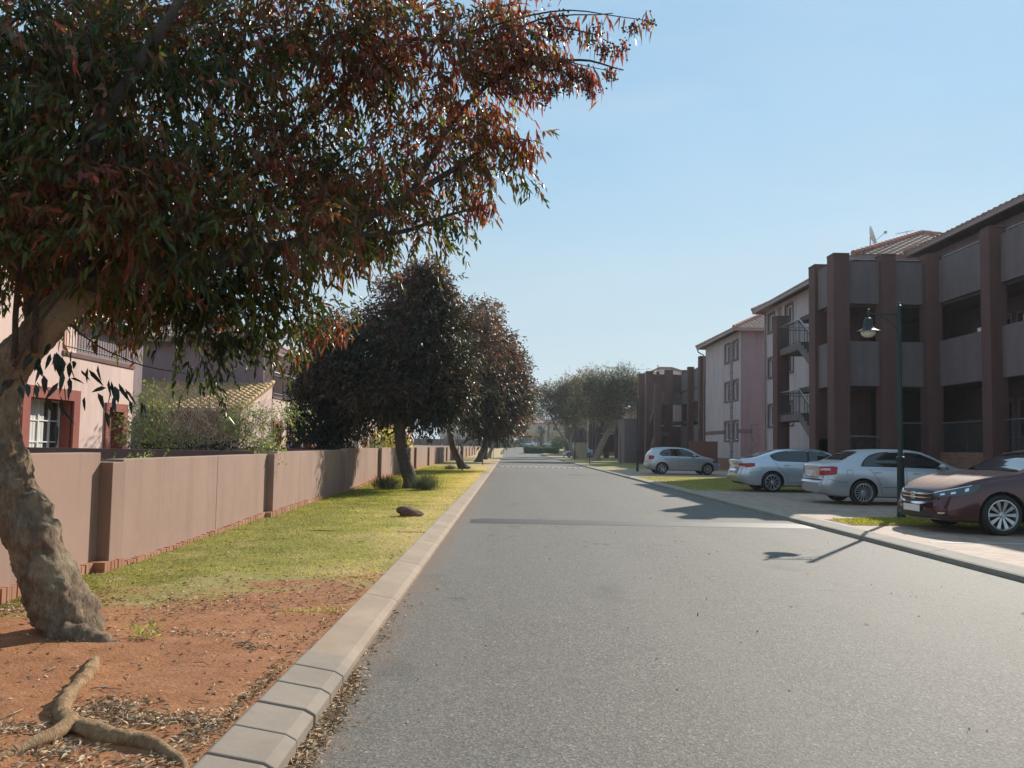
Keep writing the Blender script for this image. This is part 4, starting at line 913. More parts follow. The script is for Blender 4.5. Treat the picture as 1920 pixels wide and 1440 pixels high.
    for (nm_, cx, cy, cz, sx, sy, sz, mt_) in sp.get('boxes', []):
        b = MB(); b.box(-sx, sx, -sy, sy, -sz, sz); o = b.build(nm_, mt_, root, bevel=min(.006, sx * .4)); o.location = (cx, cy, cz)
    # wheels
    rr = sp['rim']; ns = sp['spokes']; tw = .21
    tb = MB(); tb.lathe([(rr, -tw / 2), (rr + .015, -tw / 2), (wr_ - .03, -tw / 2 - .004), (wr_ - .005, -tw / 2 + .02), (wr_, -tw / 2 + .04), (wr_, tw / 2 - .04), (wr_ - .005, tw / 2 - .02), (wr_ - .03, tw / 2 + .004), (rr + .015, tw / 2), (rr, tw / 2)], 40, closed=True)
    rb = MB(); rb.lathe([(rr + .006, tw / 2 + .004), (rr - .008, tw / 2 + .006), (rr - .02, tw / 2 - .012), (rr - .03, -.02), (rr - .012, -.03)], 40)
    rb.lathe([(0, tw / 2 - .012), (.035, tw / 2 - .012), (.05, tw / 2 - .024), (.055, tw / 2 - .06), (0, tw / 2 - .06)], 16)
    for k in range(ns):
        g = 2 * math.pi * k / ns; w0, w1 = sp['spw']; zt_ = tw / 2 - .028; Mr = Matrix.Rotation(g, 4, 'Z')
        vs = [(.04, -w0, zt_), (.04, w0, zt_), (rr - .012, w1, tw / 2 - .012), (rr - .012, -w1, tw / 2 - .012), (.04, -w0, zt_ - .03), (.04, w0, zt_ - .03), (rr - .012, w1, tw / 2 - .05), (rr - .012, -w1, tw / 2 - .05)]
        rb.add([Mr @ Vector(v_) for v_ in vs], [(0, 1, 2, 3), (7, 6, 5, 4), (0, 4, 5, 1), (1, 5, 6, 2), (2, 6, 7, 3), (3, 7, 4, 0)])
    db = MB(); db.lathe([(0, .0), (rr - .02, .0)], 24); db.lathe([(.0, .022), (rr * .62, .022), (rr * .62, .01)], 24)
    proto = None
    for wx_ in sp['wx']:
        for sg in (1, -1):
            if proto is None:
                wl = tb.build('wheel', M['blackrub'], root, smooth=True); rm = rb.build('rim', M['alloy'], wl, smooth=True); dk = db.build('brake_disc', M['bplastic'], wl); proto = wl
            else: wl = copy_tree(proto, root)
            wl.location = (wx_, sg * (Wh - tw / 2 - .018), wr_); wl.rotation_euler = (R(-90 * sg), 0, 0)
    return root
silver = paint('silver_paint', (0.50, 0.52, 0.57), .3, .7, dust=(0.42, 0.38, 0.33)); silver2 = paint('pale_silver_paint', (0.54, 0.59, 0.66), .28, .7)
maroon = paint('maroon_paint', (0.065, 0.007, 0.014), .2, .45, dust=(0.26, 0.14, 0.09))
PL = lambda L: [(0, .80), (.04, .86), (.12, .915), (.3, .96), (.7, .99), (1.5, 1.0), (L - 1.6, 1.0), (L - .8, .985), (L - .4, .955), (L - .18, .90), (L - .06, .82), (L, .74)]
audi = dict(L=4.55, W=.885, wr=.315, rim=.225, wx=(1.03, 3.68), spokes=16, spw=(.006, .010), paint=silver,
    top=[(0, .97), (.06, 1.03), (.2, 1.06), (.48, 1.09), (.62, 1.14), (.98, 1.33), (1.25, 1.40), (1.75, 1.43), (2.2, 1.425), (2.55, 1.38), (2.75, 1.31), (3.3, 1.03), (3.42, .985), (3.9, .91), (4.3, .82), (4.48, .74), (4.55, .68)],
    belt=[(0, .88), (.1, .93), (.6, .965), (1.1, .965), (2.5, .95), (3.3, .925), (3.9, .85), (4.3, .76), (4.48, .68), (4.55, .62)],
    bot=[(0, .30), (.2, .22), (.6, .19), (4.0, .19), (4.4, .20), (4.55, .24)], plan=PL(4.55),
    rear=[(.2, .05), (.35, -.02), (.5, -.06), (.60, -.055), (.64, .0), (.8, .01), (.98, .0), (1.1, .02)], front=[(.2, -.03), (.45, .03), (.6, .0), (.75, -.08), (.9, -.1)],
    dlo=[(.98, .975, .99), (1.05, .975, 1.11), (1.25, .975, 1.27), (1.55, .97, 1.345), (2.0, .965, 1.37), (2.4, .955, 1.345), (2.7, .95, 1.24), (3.0, .94, 1.09), (3.2, .94, .965)],
    win=[[(1.02, .99, 1.0), (1.1, .99, 1.12), (1.28, .99, 1.255), (1.6, .985, 1.33), (2.05, .98, 1.35)], [(2.13, .98, 1.35), (2.4, .97, 1.33), (2.7, .965, 1.22), (2.95, .955, 1.095), (3.12, .95, .98)]],
    seams=[[(1.16, .96), (1.42, .62), (1.5, .30)], [(2.1, .96), (2.12, .6), (2.1, .28)], [(3.05, .93), (3.1, .5), (3.1, .28)], [(1.5, .46), (3.25, .44)], [(.62, .88), (.76, .88), (.76, .76), (.62, .76), (.62, .88)], [(.12, .66), (.35, .6), (.62, .56)]],
    handles=[(1.38, .83), (2.36, .82)], mirror=(2.98, .96),
    tail=[(.41, .74, .93), (.5, .73, .95), (.62, .735, .96), (.76, .745, .965), (.86, .77, .95)], tailw=[(.44, .855, .90), (.6, .86, .91), (.72, .86, .91)], head=[(.42, .60, .70), (.6, .60, .72), (.8, .62, .73), (.92, .66, .74)],
    ws=[(-.62, 1.0, 1.27), (-.5, 1.0, 1.34), (0, 1.01, 1.37), (.5, 1.0, 1.34), (.62, 1.0, 1.27)], rw=[(-.58, 1.13, 1.30), (-.45, 1.12, 1.345), (0, 1.115, 1.36), (.45, 1.12, 1.345), (.58, 1.13, 1.30)],
    extra=[('plate_recess', 'B', [(-.33, .70, .86), (.33, .70, .86)], M['chrome'], .003), ('bumper_strip', 'B', [(-.75, .60, .63), (0, .60, .63), (.75, .60, .63)], M['seam'], .003), ('exhaust_cutout', 'B', [(.25, .22, .27), (.6, .22, .27)], M['bplastic'], .004)],
    boxes=[('number_plate', .0, 0, .77, .008, .24, .055, M['plate'])])
ca = car('parked_sedan', audi, 'silver saloon with many-spoked wheels and square red tail lamps behind the lamp post')
ca.location = (7.98, 20.42, .1); ca.rotation_euler = (0, 0, R(-1))
lexus = dict(L=4.83, W=.91, wr=.325, rim=.235, wx=(1.05, 3.90), spokes=10, spw=(.007, .016), paint=silver2, tum=.33,
    top=[(0, 1.02), (.05, 1.06), (.2, 1.07), (.35, 1.09), (.6, 1.15), (1.1, 1.32), (1.5, 1.405), (2.0, 1.435), (2.5, 1.425), (2.9, 1.35), (3.1, 1.26), (3.6, 1.02), (3.75, .98), (4.2, .88), (4.6, .76), (4.83, .64)],
    belt=[(0, .92), (.15, .98), (.7, 1.01), (1.3, 1.0), (2.6, .97), (3.5, .93), (4.2, .83), (4.6, .70), (4.83, .58)],
    bot=[(0, .32), (.2, .22), (.6, .19), (4.2, .19), (4.83, .26)], plan=PL(4.83),
    rear=[(.2, .08), (.4, -.03), (.55, -.07), (.65, -.04), (.8, .02), (1.0, -.02), (1.1, .0)], front=[(.2, -.03), (.45, .03), (.6, .0), (.9, -.12)],
    dlo=[(1.0, 1.17, 1.20), (1.12, 1.04, 1.255), (1.3, 1.0, 1.31), (1.65, .995, 1.355), (2.15, .985, 1.38), (2.6, .975, 1.35), (3.0, .965, 1.2), (3.35, .96, 1.0), (3.42, .955, .965)],
    win=[[(1.05, 1.16, 1.20), (1.15, 1.05, 1.25), (1.32, 1.02, 1.29), (1.7, 1.01, 1.34), (2.18, 1.0, 1.36)], [(2.26, .995, 1.36), (2.6, .99, 1.33), (3.0, .98, 1.18), (3.3, .975, 1.0)]],
    seams=[[(1.0, 1.15), (1.1, 1.02), (1.28, .78), (1.5, .52), (1.55, .3)], [(2.22, .99), (2.25, .6), (2.2, .3)], [(.6, .66), (.3, .62)], [(1.55, .33), (3.4, .31)]],
    handles=[(1.5, .88), (2.5, .86)], mirror=(3.2, .98),
    tail=[(.42, .82, .90), (.55, .80, .92), (.72, .79, .925), (.86, .80, .935), (.96, .83, .93)], tailw=[(.5, .80, .83), (.7, .80, .835)], head=[(.45, .56, .66), (.7, .58, .70), (.95, .62, .72)],
    ws=[(-.62, 1.0, 1.28), (0, 1.0, 1.37), (.62, 1.0, 1.28)], rw=[(-.58, 1.14, 1.30), (-.4, 1.11, 1.35), (0, 1.10, 1.37), (.4, 1.11, 1.35), (.58, 1.14, 1.30)],
    extra=[('plate_recess', 'B', [(-.35, .68, .86), (.35, .68, .86)], M['chrome'], .003), ('lower_valance', 'B', [(-.6, .24, .31), (.6, .24, .31)], M['bplastic'], .004), ('boot_spoiler', 'B', [(-.62, 1.035, 1.06), (0, 1.045, 1.075), (.62, 1.035, 1.06)], M['bplastic'], .004)],
    boxes=[('number_plate', .0, 0, .76, .008, .24, .055, M['plate'])])
cl = car('parked_sedan', lexus, 'pale silver saloon with rounded sloping boot second of the row behind the lamp post')
cl.location = (7.52, 25.9, .1); cl.rotation_euler = (0, 0, R(-1))
polo = dict(L=3.97, W=.84, wr=.305, rim=.20, wx=(.74, 3.20), spokes=7, spw=(.014, .026), paint=silver, tum=.27,
    top=[(0, .98), (.06, 1.08), (.14, 1.18), (.3, 1.34), (.42, 1.40), (.7, 1.44), (1.2, 1.465), (1.7, 1.455), (2.1, 1.40), (2.35, 1.31), (2.85, 1.03), (2.98, .99), (3.4, .92), (3.75, .80), (3.9, .70), (3.97, .62)],
    belt=[(0, .88), (.1, .93), (.5, .965), (1.2, .96), (2.8, .93), (3.4, .84), (3.75, .72), (3.9, .63), (3.97, .56)],
    bot=[(0, .34), (.2, .24), (.5, .2), (3.5, .2), (3.97, .26)], plan=[(0, .82), (.04, .88), (.12, .93), (.3, .97), (.7, .99), (1.2, 1.0), (2.6, 1.0), (3.3, .985), (3.6, .94), (3.8, .88), (3.92, .80), (3.97, .72)],
    rear=[(.2, .05), (.4, -.02), (.55, -.05), (.66, -.02), (.8, .0), (1.0, .02)], front=[(.2, -.02), (.45, .03), (.6, .0), (.9, -.12)],
    dlo=[(.62, 1.04, 1.10), (.72, .99, 1.24), (.9, .975, 1.32), (1.3, .975, 1.375), (1.75, .965, 1.37), (2.1, .96, 1.29), (2.45, .95, 1.12), (2.78, .94, .97)],
    win=[[(.66, 1.05, 1.10), (.76, 1.0, 1.23), (.95, .995, 1.31), (1.3, .99, 1.355), (1.58, .985, 1.355)], [(1.66, .98, 1.355), (1.85, .98, 1.33), (2.1, .975, 1.27), (2.4, .965, 1.12), (2.68, .96, .99)]],
    seams=[[(.8, .97), (.92, .75), (1.08, .6), (1.12, .3)], [(1.62, .96), (1.66, .6), (1.62, .3)], [(2.68, .93), (2.76, .5), (2.74, .3)], [(.95, .45), (2.75, .42)]],
    handles=[(1.0, .83), (1.9, .81)], mirror=(2.45, .98),
    tail=[(.46, .82, .97), (.56, .78, 1.0), (.68, .78, 1.0), (.78, .82, .97)], head=[(.42, .60, .70), (.65, .62, .75), (.9, .68, .80)],
    ws=[(-.56, 1.0, 1.27), (0, 1.0, 1.37), (.56, 1.0, 1.27)], rw=[(-.5, 1.07, 1.30), (0, 1.04, 1.35), (.5, 1.07, 1.30)],
    extra=[('lower_valance', 'B', [(-.6, .28, .34), (.6, .28, .34)], M['bplastic'], .004)], boxes=[('number_plate', -.012, 0, .56, .008, .24, .055, M['plate'])])
cp = car('parked_hatchback', polo, 'small silver hatchback parked by the pale gable beyond the grass strip')
cp.location = (7.45, 42.1, .1); cp.rotation_euler = (0, 0, R(1))
acc = dict(L=4.87, W=.925, wr=.335, rim=.245, wx=(1.12, 3.895), spokes=10, spw=(.012, .034), paint=maroon, tum=.32,
    top=[(0, .98), (.05, 1.05), (.3, 1.09), (.7, 1.17), (1.2, 1.37), (1.7, 1.455), (2.2, 1.465), (2.6, 1.43), (2.95, 1.33), (3.5, 1.06), (3.62, 1.02), (3.9, .985), (4.3, .92), (4.6, .84), (4.78, .76), (4.84, .70), (4.87, .64)],
    belt=[(0, .90), (.15, .96), (.7, 1.0), (2.6, .97), (3.5, .945), (3.9, .90), (4.3, .83), (4.6, .745), (4.78, .67), (4.84, .60), (4.87, .54)],
    bot=[(0, .30), (.2, .22), (.6, .19), (4.3, .19), (4.7, .20), (4.87, .22)], plan=PL(4.87),
    rear=[(.2, .05), (.5, -.05), (.65, .0), (1.0, .0)], front=[(.2, -.02), (.28, .04), (.42, .035), (.55, .0), (.66, -.01), (.8, -.07), (.95, -.1)],
    dlo=[(1.0, 1.04, 1.08), (1.3, 1.01, 1.3), (1.8, 1.0, 1.385), (2.3, .985, 1.38), (2.8, .975, 1.24), (3.15, .97, 1.08), (3.36, .965, .985)],
    win=[[(1.08, 1.05, 1.09), (1.35, 1.02, 1.29), (1.8, 1.015, 1.365), (2.2, 1.0, 1.365)], [(2.28, 1.0, 1.36), (2.5, .995, 1.32), (2.8, .99, 1.22), (3.12, .98, 1.07), (3.28, .98, 1.0)]],
    seams=[[(1.2, 1.0), (1.45, .6), (1.5, .3)], [(2.25, .98), (2.28, .6), (2.24, .3)], [(3.3, .94), (3.35, .5), (3.3, .3)]], handles=[(1.5, .86), (2.5, .85)], mirror=(3.18, 1.0),
    tail=[(.42, .78, .92), (.7, .78, .94), (.95, .82, .93)],
    head=[(.38, .595, .665), (.5, .60, .705), (.66, .62, .745), (.82, .645, .785), (.96, .69, .815), (1.06, .775, .83)],
    headin=[[(.52, .63, .655), (.59, .64, .67)], [(.68, .655, .685), (.75, .665, .70)], [(.87, .70, .75), (.92, .72, .77)], [(.40, .655, .668), (.7, .735, .748), (.95, .80, .812)]], clearws=True,
    ws=[(-.72, 1.045, 1.22), (-.55, 1.045, 1.36), (0, 1.055, 1.42), (.55, 1.045, 1.36), (.72, 1.045, 1.22)], rw=[(-.58, 1.16, 1.30), (0, 1.13, 1.38), (.58, 1.16, 1.30)],
    extra=[('grille', 'F', [(-.50, .53, .69), (-.3, .50, .70), (0, .49, .705), (.3, .50, .70), (.50, .53, .69)], M['bplastic'], .006),
           ('grille_bar', 'F', [(-.50, .625, .642), (0, .62, .64), (.50, .625, .642)], M['chrome'], .016), ('grille_bar', 'F', [(-.46, .565, .582), (0, .56, .578), (.46, .565, .582)], M['chrome'], .016),
           ('grille_surround', 'F', [(-.62, .55, .60), (-.5, .50, .535), (-.3, .462, .50), (0, .45, .488), (.3, .462, .50), (.5, .50, .535), (.62, .55, .60)], M['chrome'], .014),
           ('air_intake', 'F', [(-.55, .25, .36), (0, .25, .37), (.55, .25, .36)], M['bplastic'], .005), ('lower_trim', 'F', [(-.66, .235, .25), (0, .215, .235), (.66, .235, .25)], M['chrome'], .012),
           ('fog_lamp_recess', 'FL', [(.42, .30, .36), (.5, .29, .37), (.66, .30, .38)], M['bplastic'], .004), ('fog_lamp', 'FL', [(.49, .325, .352), (.60, .33, .358)], M['chrome'], .010),
           ('fog_lamp_recess', 'FR', [(.42, .30, .36), (.5, .29, .37), (.66, .30, .38)], M['bplastic'], .004), ('fog_lamp', 'FR', [(.49, .325, .352), (.60, .33, .358)], M['chrome'], .010)],
    boxes=[('number_plate', 4.93, 0, .385, .008, .26, .056, M['plate'])])
cc = car('parked_sedan', acc, 'dusty maroon saloon with chrome grille facing the road at the right edge')
b = MB()   # chrome badge on the grille
b.box(-.01, .01, -.052, -.034, -.05, .05); b.box(-.01, .01, .034, .052, -.05, .05); b.box(-.01, .01, -.034, .034, -.01, .01); b.box(-.011, .008, -.062, .062, .05, .062); b.box(-.011, .008, -.05, .05, -.062, -.05)
o = b.build('badge', M['chrome'], cc, bevel=.003); o.location = (4.895, 0, .60)
cc.location = (12.03, 13.60, .1); cc.rotation_euler = (0, 0, R(180))
def copy_car(src, loc, rz, label, name=None):
    c_ = copy_tree(src); c_.location = loc; c_.rotation_euler = (0, 0, R(rz)); c_['label'] = label; return c_
copy_car(ca, (12.2, 109.5, .1), 176, 'silver saloon parked nose to the road beside the far gate pillar')
copy_car(cl, (14.0, 126, .1), 178, 'silver saloon mostly hidden behind the far gate pillar')
copy_car(cl, (6.6, 186, H(186)), 170, 'white saloon parked in front of the far columned house')
copy_car(cp, (12.0, 190, H(190)), 185, 'white hatchback parked right of the far columned house')
#@@CARS_END
# ------------------------------------------------------------ vegetation helpers
def nmesh(name, V, F, mat, parent=None, tint=None, kind=None):
    me = bpy.data.meshes.new(name); nv, nf = len(V), len(F); k = F.shape[1]
    me.vertices.add(nv); me.vertices.foreach_set('co', V.astype(np.float32).ravel())
    me.loops.add(nf * k); me.loops.foreach_set('vertex_index', F.astype(np.int32).ravel())
    me.polygons.add(nf); me.polygons.foreach_set('loop_start', np.arange(0, nf * k, k, dtype=np.int32))
    try: me.polygons.foreach_set('loop_total', np.full(nf, k, dtype=np.int32))
    except Exception: pass
    if tint is not None:
        a = me.attributes.new('tint', 'FLOAT', 'FACE'); a.data.foreach_set('value', tint.astype(np.float32))
    me.update(calc_edges=True)
    return link(name, me, mat, parent)
def unit(a): return a / (np.linalg.norm(a, axis=1, keepdims=True) + 1e-9)
def leaves(name, P, D, Lg, Wd, tint, mat, parent=None, fold=.25, curl=.2):
    n = len(P); D = unit(D); S_ = unit(np.cross(D, rng.normal(size=(n, 3)))); N_ = np.cross(S_, D)
    Lg = Lg[:, None]; Wd = Wd[:, None]
    b = P; m = P + D * Lg * .42 + N_ * Wd * fold; t = P + D * Lg + np.array([0, 0, -1.0]) * Lg * curl * .6 + N_ * Lg * .05
    l = P + D * Lg * .42 + S_ * Wd * .5; r = P + D * Lg * .42 - S_ * Wd * .5
    V = np.stack([b, l, t, r, m], 1).reshape(-1, 3); o = np.arange(n)[:, None] * 5
    F = np.concatenate([o + np.array([0, 4, 1]), o + np.array([1, 4, 2]), o + np.array([0, 3, 4]), o + np.array([3, 2, 4])], 1).reshape(-1, 3)
    return nmesh(name, V, F, mat, parent, np.repeat(tint, 4))
def fine_leaves(name, P, D, Lg, Wd, tint, mat, parent=None, fold=.22, curl=.25, **k):
    n = len(P); D = unit(D); S_ = unit(np.cross(D, rng.normal(size=(n, 3)))); N_ = np.cross(S_, D); Lg = Lg[:, None]; Wd = Wd[:, None]; dn = np.array([0, 0, -1.0]); cv = rng.normal(size=(n, 1)) * .10
    q = lambda t: P + D * Lg * t + dn * Lg * curl * t * t * .8 + N_ * Lg * cv * t * t
    m1, m2, t_ = q(.3), q(.68), q(1.0)
    V = np.stack([P, m1 + S_ * Wd * .5 + N_ * Wd * fold, m1 - S_ * Wd * .5 + N_ * Wd * fold, m1, m2 + S_ * Wd * .36 + N_ * Wd * fold * .7, m2 - S_ * Wd * .36 + N_ * Wd * fold * .7, m2, t_], 1).reshape(-1, 3); o = np.arange(n)[:, None] * 8
    T = [(0, 3, 1), (0, 2, 3), (1, 3, 6), (1, 6, 4), (3, 2, 5), (3, 5, 6), (4, 6, 7), (6, 5, 7)]
    F = np.concatenate([o + np.array(t) for t in T], 1).reshape(-1, 3)
    return nmesh(name, V, F, mat, parent, np.repeat(tint, 8))
def pn(P, s, seed=0.0):
    x, y, z = (P * s + seed).T
    return (np.sin(x * 1.7 + 1.3 * np.sin(y * 1.1 + seed)) + np.sin(y * 1.9 + 1.7 * np.sin(z * 1.3)) + np.sin(z * 2.1 + 1.1 * np.sin(x * 1.5))) / 3
def crown(root, blobs, ntw, nlf, leafL, leafW, twigL, mat, tintf, droop=.6, twigmat=None, out=.7, twig_every=3, tr=.004, name='crown', shell=.45, up=0.0, hang=1.0, clump=None, fine=False):
    B = np.array(blobs, float); vol = B[:, 3] * B[:, 4] * B[:, 5]; pr = (vol ** .75); pr /= pr.sum()
    k = rng.choice(len(B), ntw, p=pr); u = unit(rng.normal(size=(ntw, 3))); r = rng.random(ntw) ** shell
    Pt = B[k, :3] + u * B[k, 3:6] * r[:, None]; cl = 0
    if clump:
        nc, cr_ = clump; kc = rng.choice(len(B), nc, p=pr); uc = unit(rng.normal(size=(nc, 3))); rc = rng.random(nc) ** shell
        PC = B[kc, :3] + uc * B[kc, 3:6] * rc[:, None]; q = rng.integers(0, nc, ntw); sz = cr_ * (.6 + .8 * rng.random(nc))
        off = rng.normal(size=(ntw, 3)) * sz[q][:, None] * np.array([1, 1, .8]); Pt = PC[q] + off; u = unit(uc[q] + unit(off) * .8); cl = rng.normal(size=nc)[q] * .12
    D = unit(u * out + rng.normal(size=(ntw, 3)) * .45 + np.array([0, 0, up - droop * .4]))
    L_ = twigL * (.6 + .8 * rng.random(ntw)); ct = tintf(Pt, rng.normal(size=ntw)) + cl
    t = (np.arange(nlf) + .5) / nlf; T_ = t[None, :] + rng.normal(size=(ntw, nlf)) * .04
    pos = Pt[:, None, :] + D[:, None, :] * (L_[:, None] * T_)[..., None]; pos[..., 2] -= droop * .5 * (L_[:, None] * T_ ** 2)
    ld = D[:, None, :] * .5 + rng.normal(size=(ntw, nlf, 3)) * .42 + np.array([0, 0, -hang])
    n = ntw * nlf; ti = np.clip(np.repeat(ct, nlf) + rng.normal(size=n) * .11, 0, 1)
    o = (fine_leaves if fine else leaves)(name, pos.reshape(-1, 3), ld.reshape(-1, 3), leafL * (.65 + .6 * rng.random(n)), leafW * (.7 + .5 * rng.random(n)), ti, mat, root)
    if twigmat is not None:
        sel = np.arange(0, ntw, twig_every); V = []; F = []; c = 0; tt = np.array([-.25, .35, 1.0]); a3 = np.array([[1, 0, 0], [-.5, .87, 0], [-.5, -.87, 0]])
        Q = Pt[sel][:, None, :] + D[sel][:, None, :] * (L_[sel][:, None] * tt)[..., None]; Q[..., 2] -= droop * .5 * L_[sel][:, None] * np.where(tt > 0, tt ** 2, 0)
        rad = tr * np.array([1.3, 1.0, .5]); VV = Q[:, :, None, :] + (a3[None, None] * rad[None, :, None, None]); V = VV.reshape(-1, 3); m_ = len(sel)
        base = np.arange(m_)[:, None] * 9; f = []
        for s_ in (0, 1):
            for q in range(3): f.append([s_ * 3 + q, s_ * 3 + (q + 1) % 3, s_ * 3 + 3 + (q + 1) % 3, s_ * 3 + 3 + q])
        F = (base[:, None, :] + np.array(f)[None]).reshape(-1, 4); nmesh('twigs', V, F, twigmat, root)
    return o
from mathutils import noise as mn
def trunk_mesh(name, pts, rad, mat, parent=None, n=20, seg=.06, amp=.12, fr=4.0, flare=None):
    P = [Vector(p) for p in pts]; cum = [0]
    for i in range(1, len(P)): cum.append(cum[-1] + (P[i] - P[i - 1]).length)
    fx, fy, fz, fr_ = (curve([(c + i * 1e-6, p[k]) for i, (c, p) in enumerate(zip(cum, P))]) for k in range(3)), None, None, None
    f3 = [curve([(c, p[k]) for c, p in zip(cum, P)]) for k in range(3)]; fR = curve(list(zip(cum, rad))); N = max(3, int(cum[-1] / seg)); b = MB()
    q = [Vector([f(cum[-1] * i / N) for f in f3]) for i in range(N + 1)]; b.tube(q, [fR(cum[-1] * i / N) for i in range(N + 1)], n)
    for i, v in enumerate(b.v):
        j = min(i // n, N); c = q[j]; d = Vector(v) - c; r = d.length
        k = 1 + amp * (mn.noise(Vector(v) * fr) * 1.2 + mn.noise(Vector(v) * fr * 2.7) * .7 + mn.noise(Vector(v) * fr * 7) * .3)
        if flare and j / N < flare[0]:
            g = math.atan2(d.y, d.x); e = (1 - (j / N) / flare[0]) ** 2; k += flare[1] * e * (.5 + .5 * math.cos(g * flare[2] + flare[3]))
        b.v[i] = tuple(c + d * k)
    return b.build(name, mat, parent, smooth=False, fix=False) if False else smoothit(b.build(name, mat, parent, fix=False))
def smoothit(o): o.data.polygons.foreach_set('use_smooth', [True] * len(o.data.polygons)); return o
def limbs(name, paths, mat, parent, n=7):
    b = MB()
    for pts, r0, r1 in paths:
        P = [Vector(p) for p in pts]; q = []; m = len(P) - 1; cum = list(range(len(P))); f3 = [curve([(c, p[k]) for c, p in zip(cum, P)]) for k in range(3)]; N = max(4, m * 5)
        for i in range(N + 1): t = m * i / N; q.append(Vector([f(t) for f in f3]) + Vector((mn.noise(Vector((t * 2, r0 * 50, 1))), mn.noise(Vector((t * 2, r0 * 50, 5))), 0)) * .03 * min(1, t))
        b.tube(q, [r0 + (r1 - r0) * (i / N) ** .8 for i in range(N + 1)], n)
    return smoothit(b.build(name, mat, parent, fix=False))

# ------------------------------------------------------------ the near leaning tree
tr1 = empty('autumn_tree', (-2.93, 5.25, .1), label='big near tree with thick leaning trunk and drooping red and green leaves', cat='tree')
o = trunk_mesh('trunk', [(-2.90, 5.22, -.1), (-2.93, 5.25, .12), (-3.03, 5.25, .36), (-3.20, 5.25, .75), (-3.40, 5.25, 1.15), (-3.53, 5.25, 1.5), (-3.50, 5.25, 1.8), (-3.28, 5.25, 2.08), (-3.11, 5.26, 2.31), (-2.96, 5.28, 2.5)],
           [.25, .20, .180, .170, .162, .158, .150, .128, .118, .11], M['bark1'], None, 56, .014, .20, 5.2, (.13, .42, 5, 1.0)); adopt(o, tr1)
br = [([(-2.98, 5.27, 2.47), (-2.68, 5.4, 2.6), (-2.3, 5.6, 2.72), (-1.7, 6.0, 3.0), (-1.0, 6.5, 3.5), (-.4, 6.8, 4.0)], .10, .022), ([(-3.0, 5.27, 2.45), (-3.0, 5.2, 2.9), (-2.75, 5.0, 3.5), (-2.4, 5.0, 4.1), (-2.1, 5.2, 4.9)], .085, .02),
      ([(-3.40, 5.25, 1.75), (-3.75, 5.2, 1.98), (-4.2, 5.1, 2.2), (-4.7, 5.0, 2.7)], .11, .03), ([(-3.25, 5.25, 2.05), (-3.35, 5.3, 2.6), (-3.4, 5.3, 3.3), (-3.3, 5.2, 4.2)], .07, .02),
      ([(-2.68, 5.4, 2.6), (-2.5, 5.9, 3.0), (-2.2, 6.3, 3.6), (-1.5, 6.5, 4.5), (-.9, 6.6, 5.0)], .06, .014), ([(-1.5, 6.1, 3.1), (-1.0, 6.7, 3.3), (-.6, 7.0, 3.55), (-.2, 7.1, 3.7)], .03, .008),
      ([(-.9, 6.6, 3.6), (-.5, 6.9, 4.5), (0.1, 7.0, 5.0), (.6, 7.0, 5.05), (1.0, 7.0, 4.95)], .03, .006), ([(-.9, 6.6, 5.0), (-.3, 6.9, 5.15), (.3, 7.0, 5.45), (.9, 7.0, 5.50)], .018, .004),
      ([(-3.2, 5.15, 2.0), (-3.1, 5.0, 2.5), (-2.85, 4.95, 3.1), (-2.8, 4.9, 3.6)], .022, .012), ([(-3.3, 5.1, 1.95), (-3.2, 4.95, 2.6), (-3.05, 4.9, 3.2), (-3.0, 4.9, 3.9)], .02, .011), ([(-3.3, 5.1, 1.9), (-3.0, 5.0, 2.3), (-2.6, 5.0, 2.75)], .014, .008),
      ([(-3.0, 5.2, 2.2), (-2.9, 5.3, 2.1), (-2.6, 5.4, 1.95), (-2.3, 5.45, 1.9)], .008, .003), ([(-2.7, 5.5, 2.7), (-2.6, 6.2, 2.6), (-2.3, 6.4, 2.6), (-1.9, 6.7, 2.6)], .04, .01)]
o = limbs('branches', br, M['bark2'], None, 9); adopt(o, tr1)
bl = [(-2.45, 5.0, 2.75, .5, .35, .35), (-1.75, 5.4, 2.95, .5, .4, .35), (-2.9, 4.75, 2.75, .35, .3, .35), (-1.1, 6.0, 3.3, .45, .4, .35), (-2.5, 4.9, 3.4, .5, .4, .5), (-3.22, 5.00, 3.80, 0.55, .7, 0.62), (-2.80, 5.50, 4.17, 0.65, .8, 0.57), (-2.21, 6.00, 4.53, 0.71, .8, 0.62), (-1.47, 6.50, 4.85, 0.68, .7, 0.63), (-0.78, 6.50, 5.01, 0.59, .6, 0.50), (-0.22, 7.00, 5.33, 0.42, .4, 0.36), (-3.33, 5.50, 3.05, 0.61, .8, 0.61), (-2.80, 6.00, 3.30, 0.71, .9, 0.67),
      (-2.06, 6.30, 3.55, 0.70, .9, 0.66), (-1.30, 6.50, 3.86, 0.68, .7, 0.63), (-0.74, 7.00, 4.17, 0.54, .5, 0.47), (-0.18, 7.00, 4.12, 0.28, .3, 0.26), (-0.43, 7.00, 4.66, 0.40, .4, 0.29), (-2.97, 6.00, 2.72, 0.54, .6, 0.32), (-2.43, 6.20, 2.72, 0.60, .6, 0.36), (-2.42, 5.80, 2.27, 0.32, .4, 0.2),
      (-2.10, 6.40, 2.72, 0.38, .5, 0.32), (-1.95, 6.9, 2.62, 0.16, .3, 0.14), (-1.30, 7.00, 3.48, 0.38, .4, 0.22), (-0.82, 7.00, 3.58, 0.36, .4, 0.2), (-4.2, 5.0, 3.1, .7, .8, .6), (-4.3, 5.5, 4.0, .8, .8, .8), (-3.4, 4.6, 2.75, .4, .3, .35), (-3.9, 6.3, 3.4, .8, .8, .8), (-3.5, 6.2, 4.8, .9, 1, .6), (-1.9, 6.1, 5.5, .9, .9, .5)]
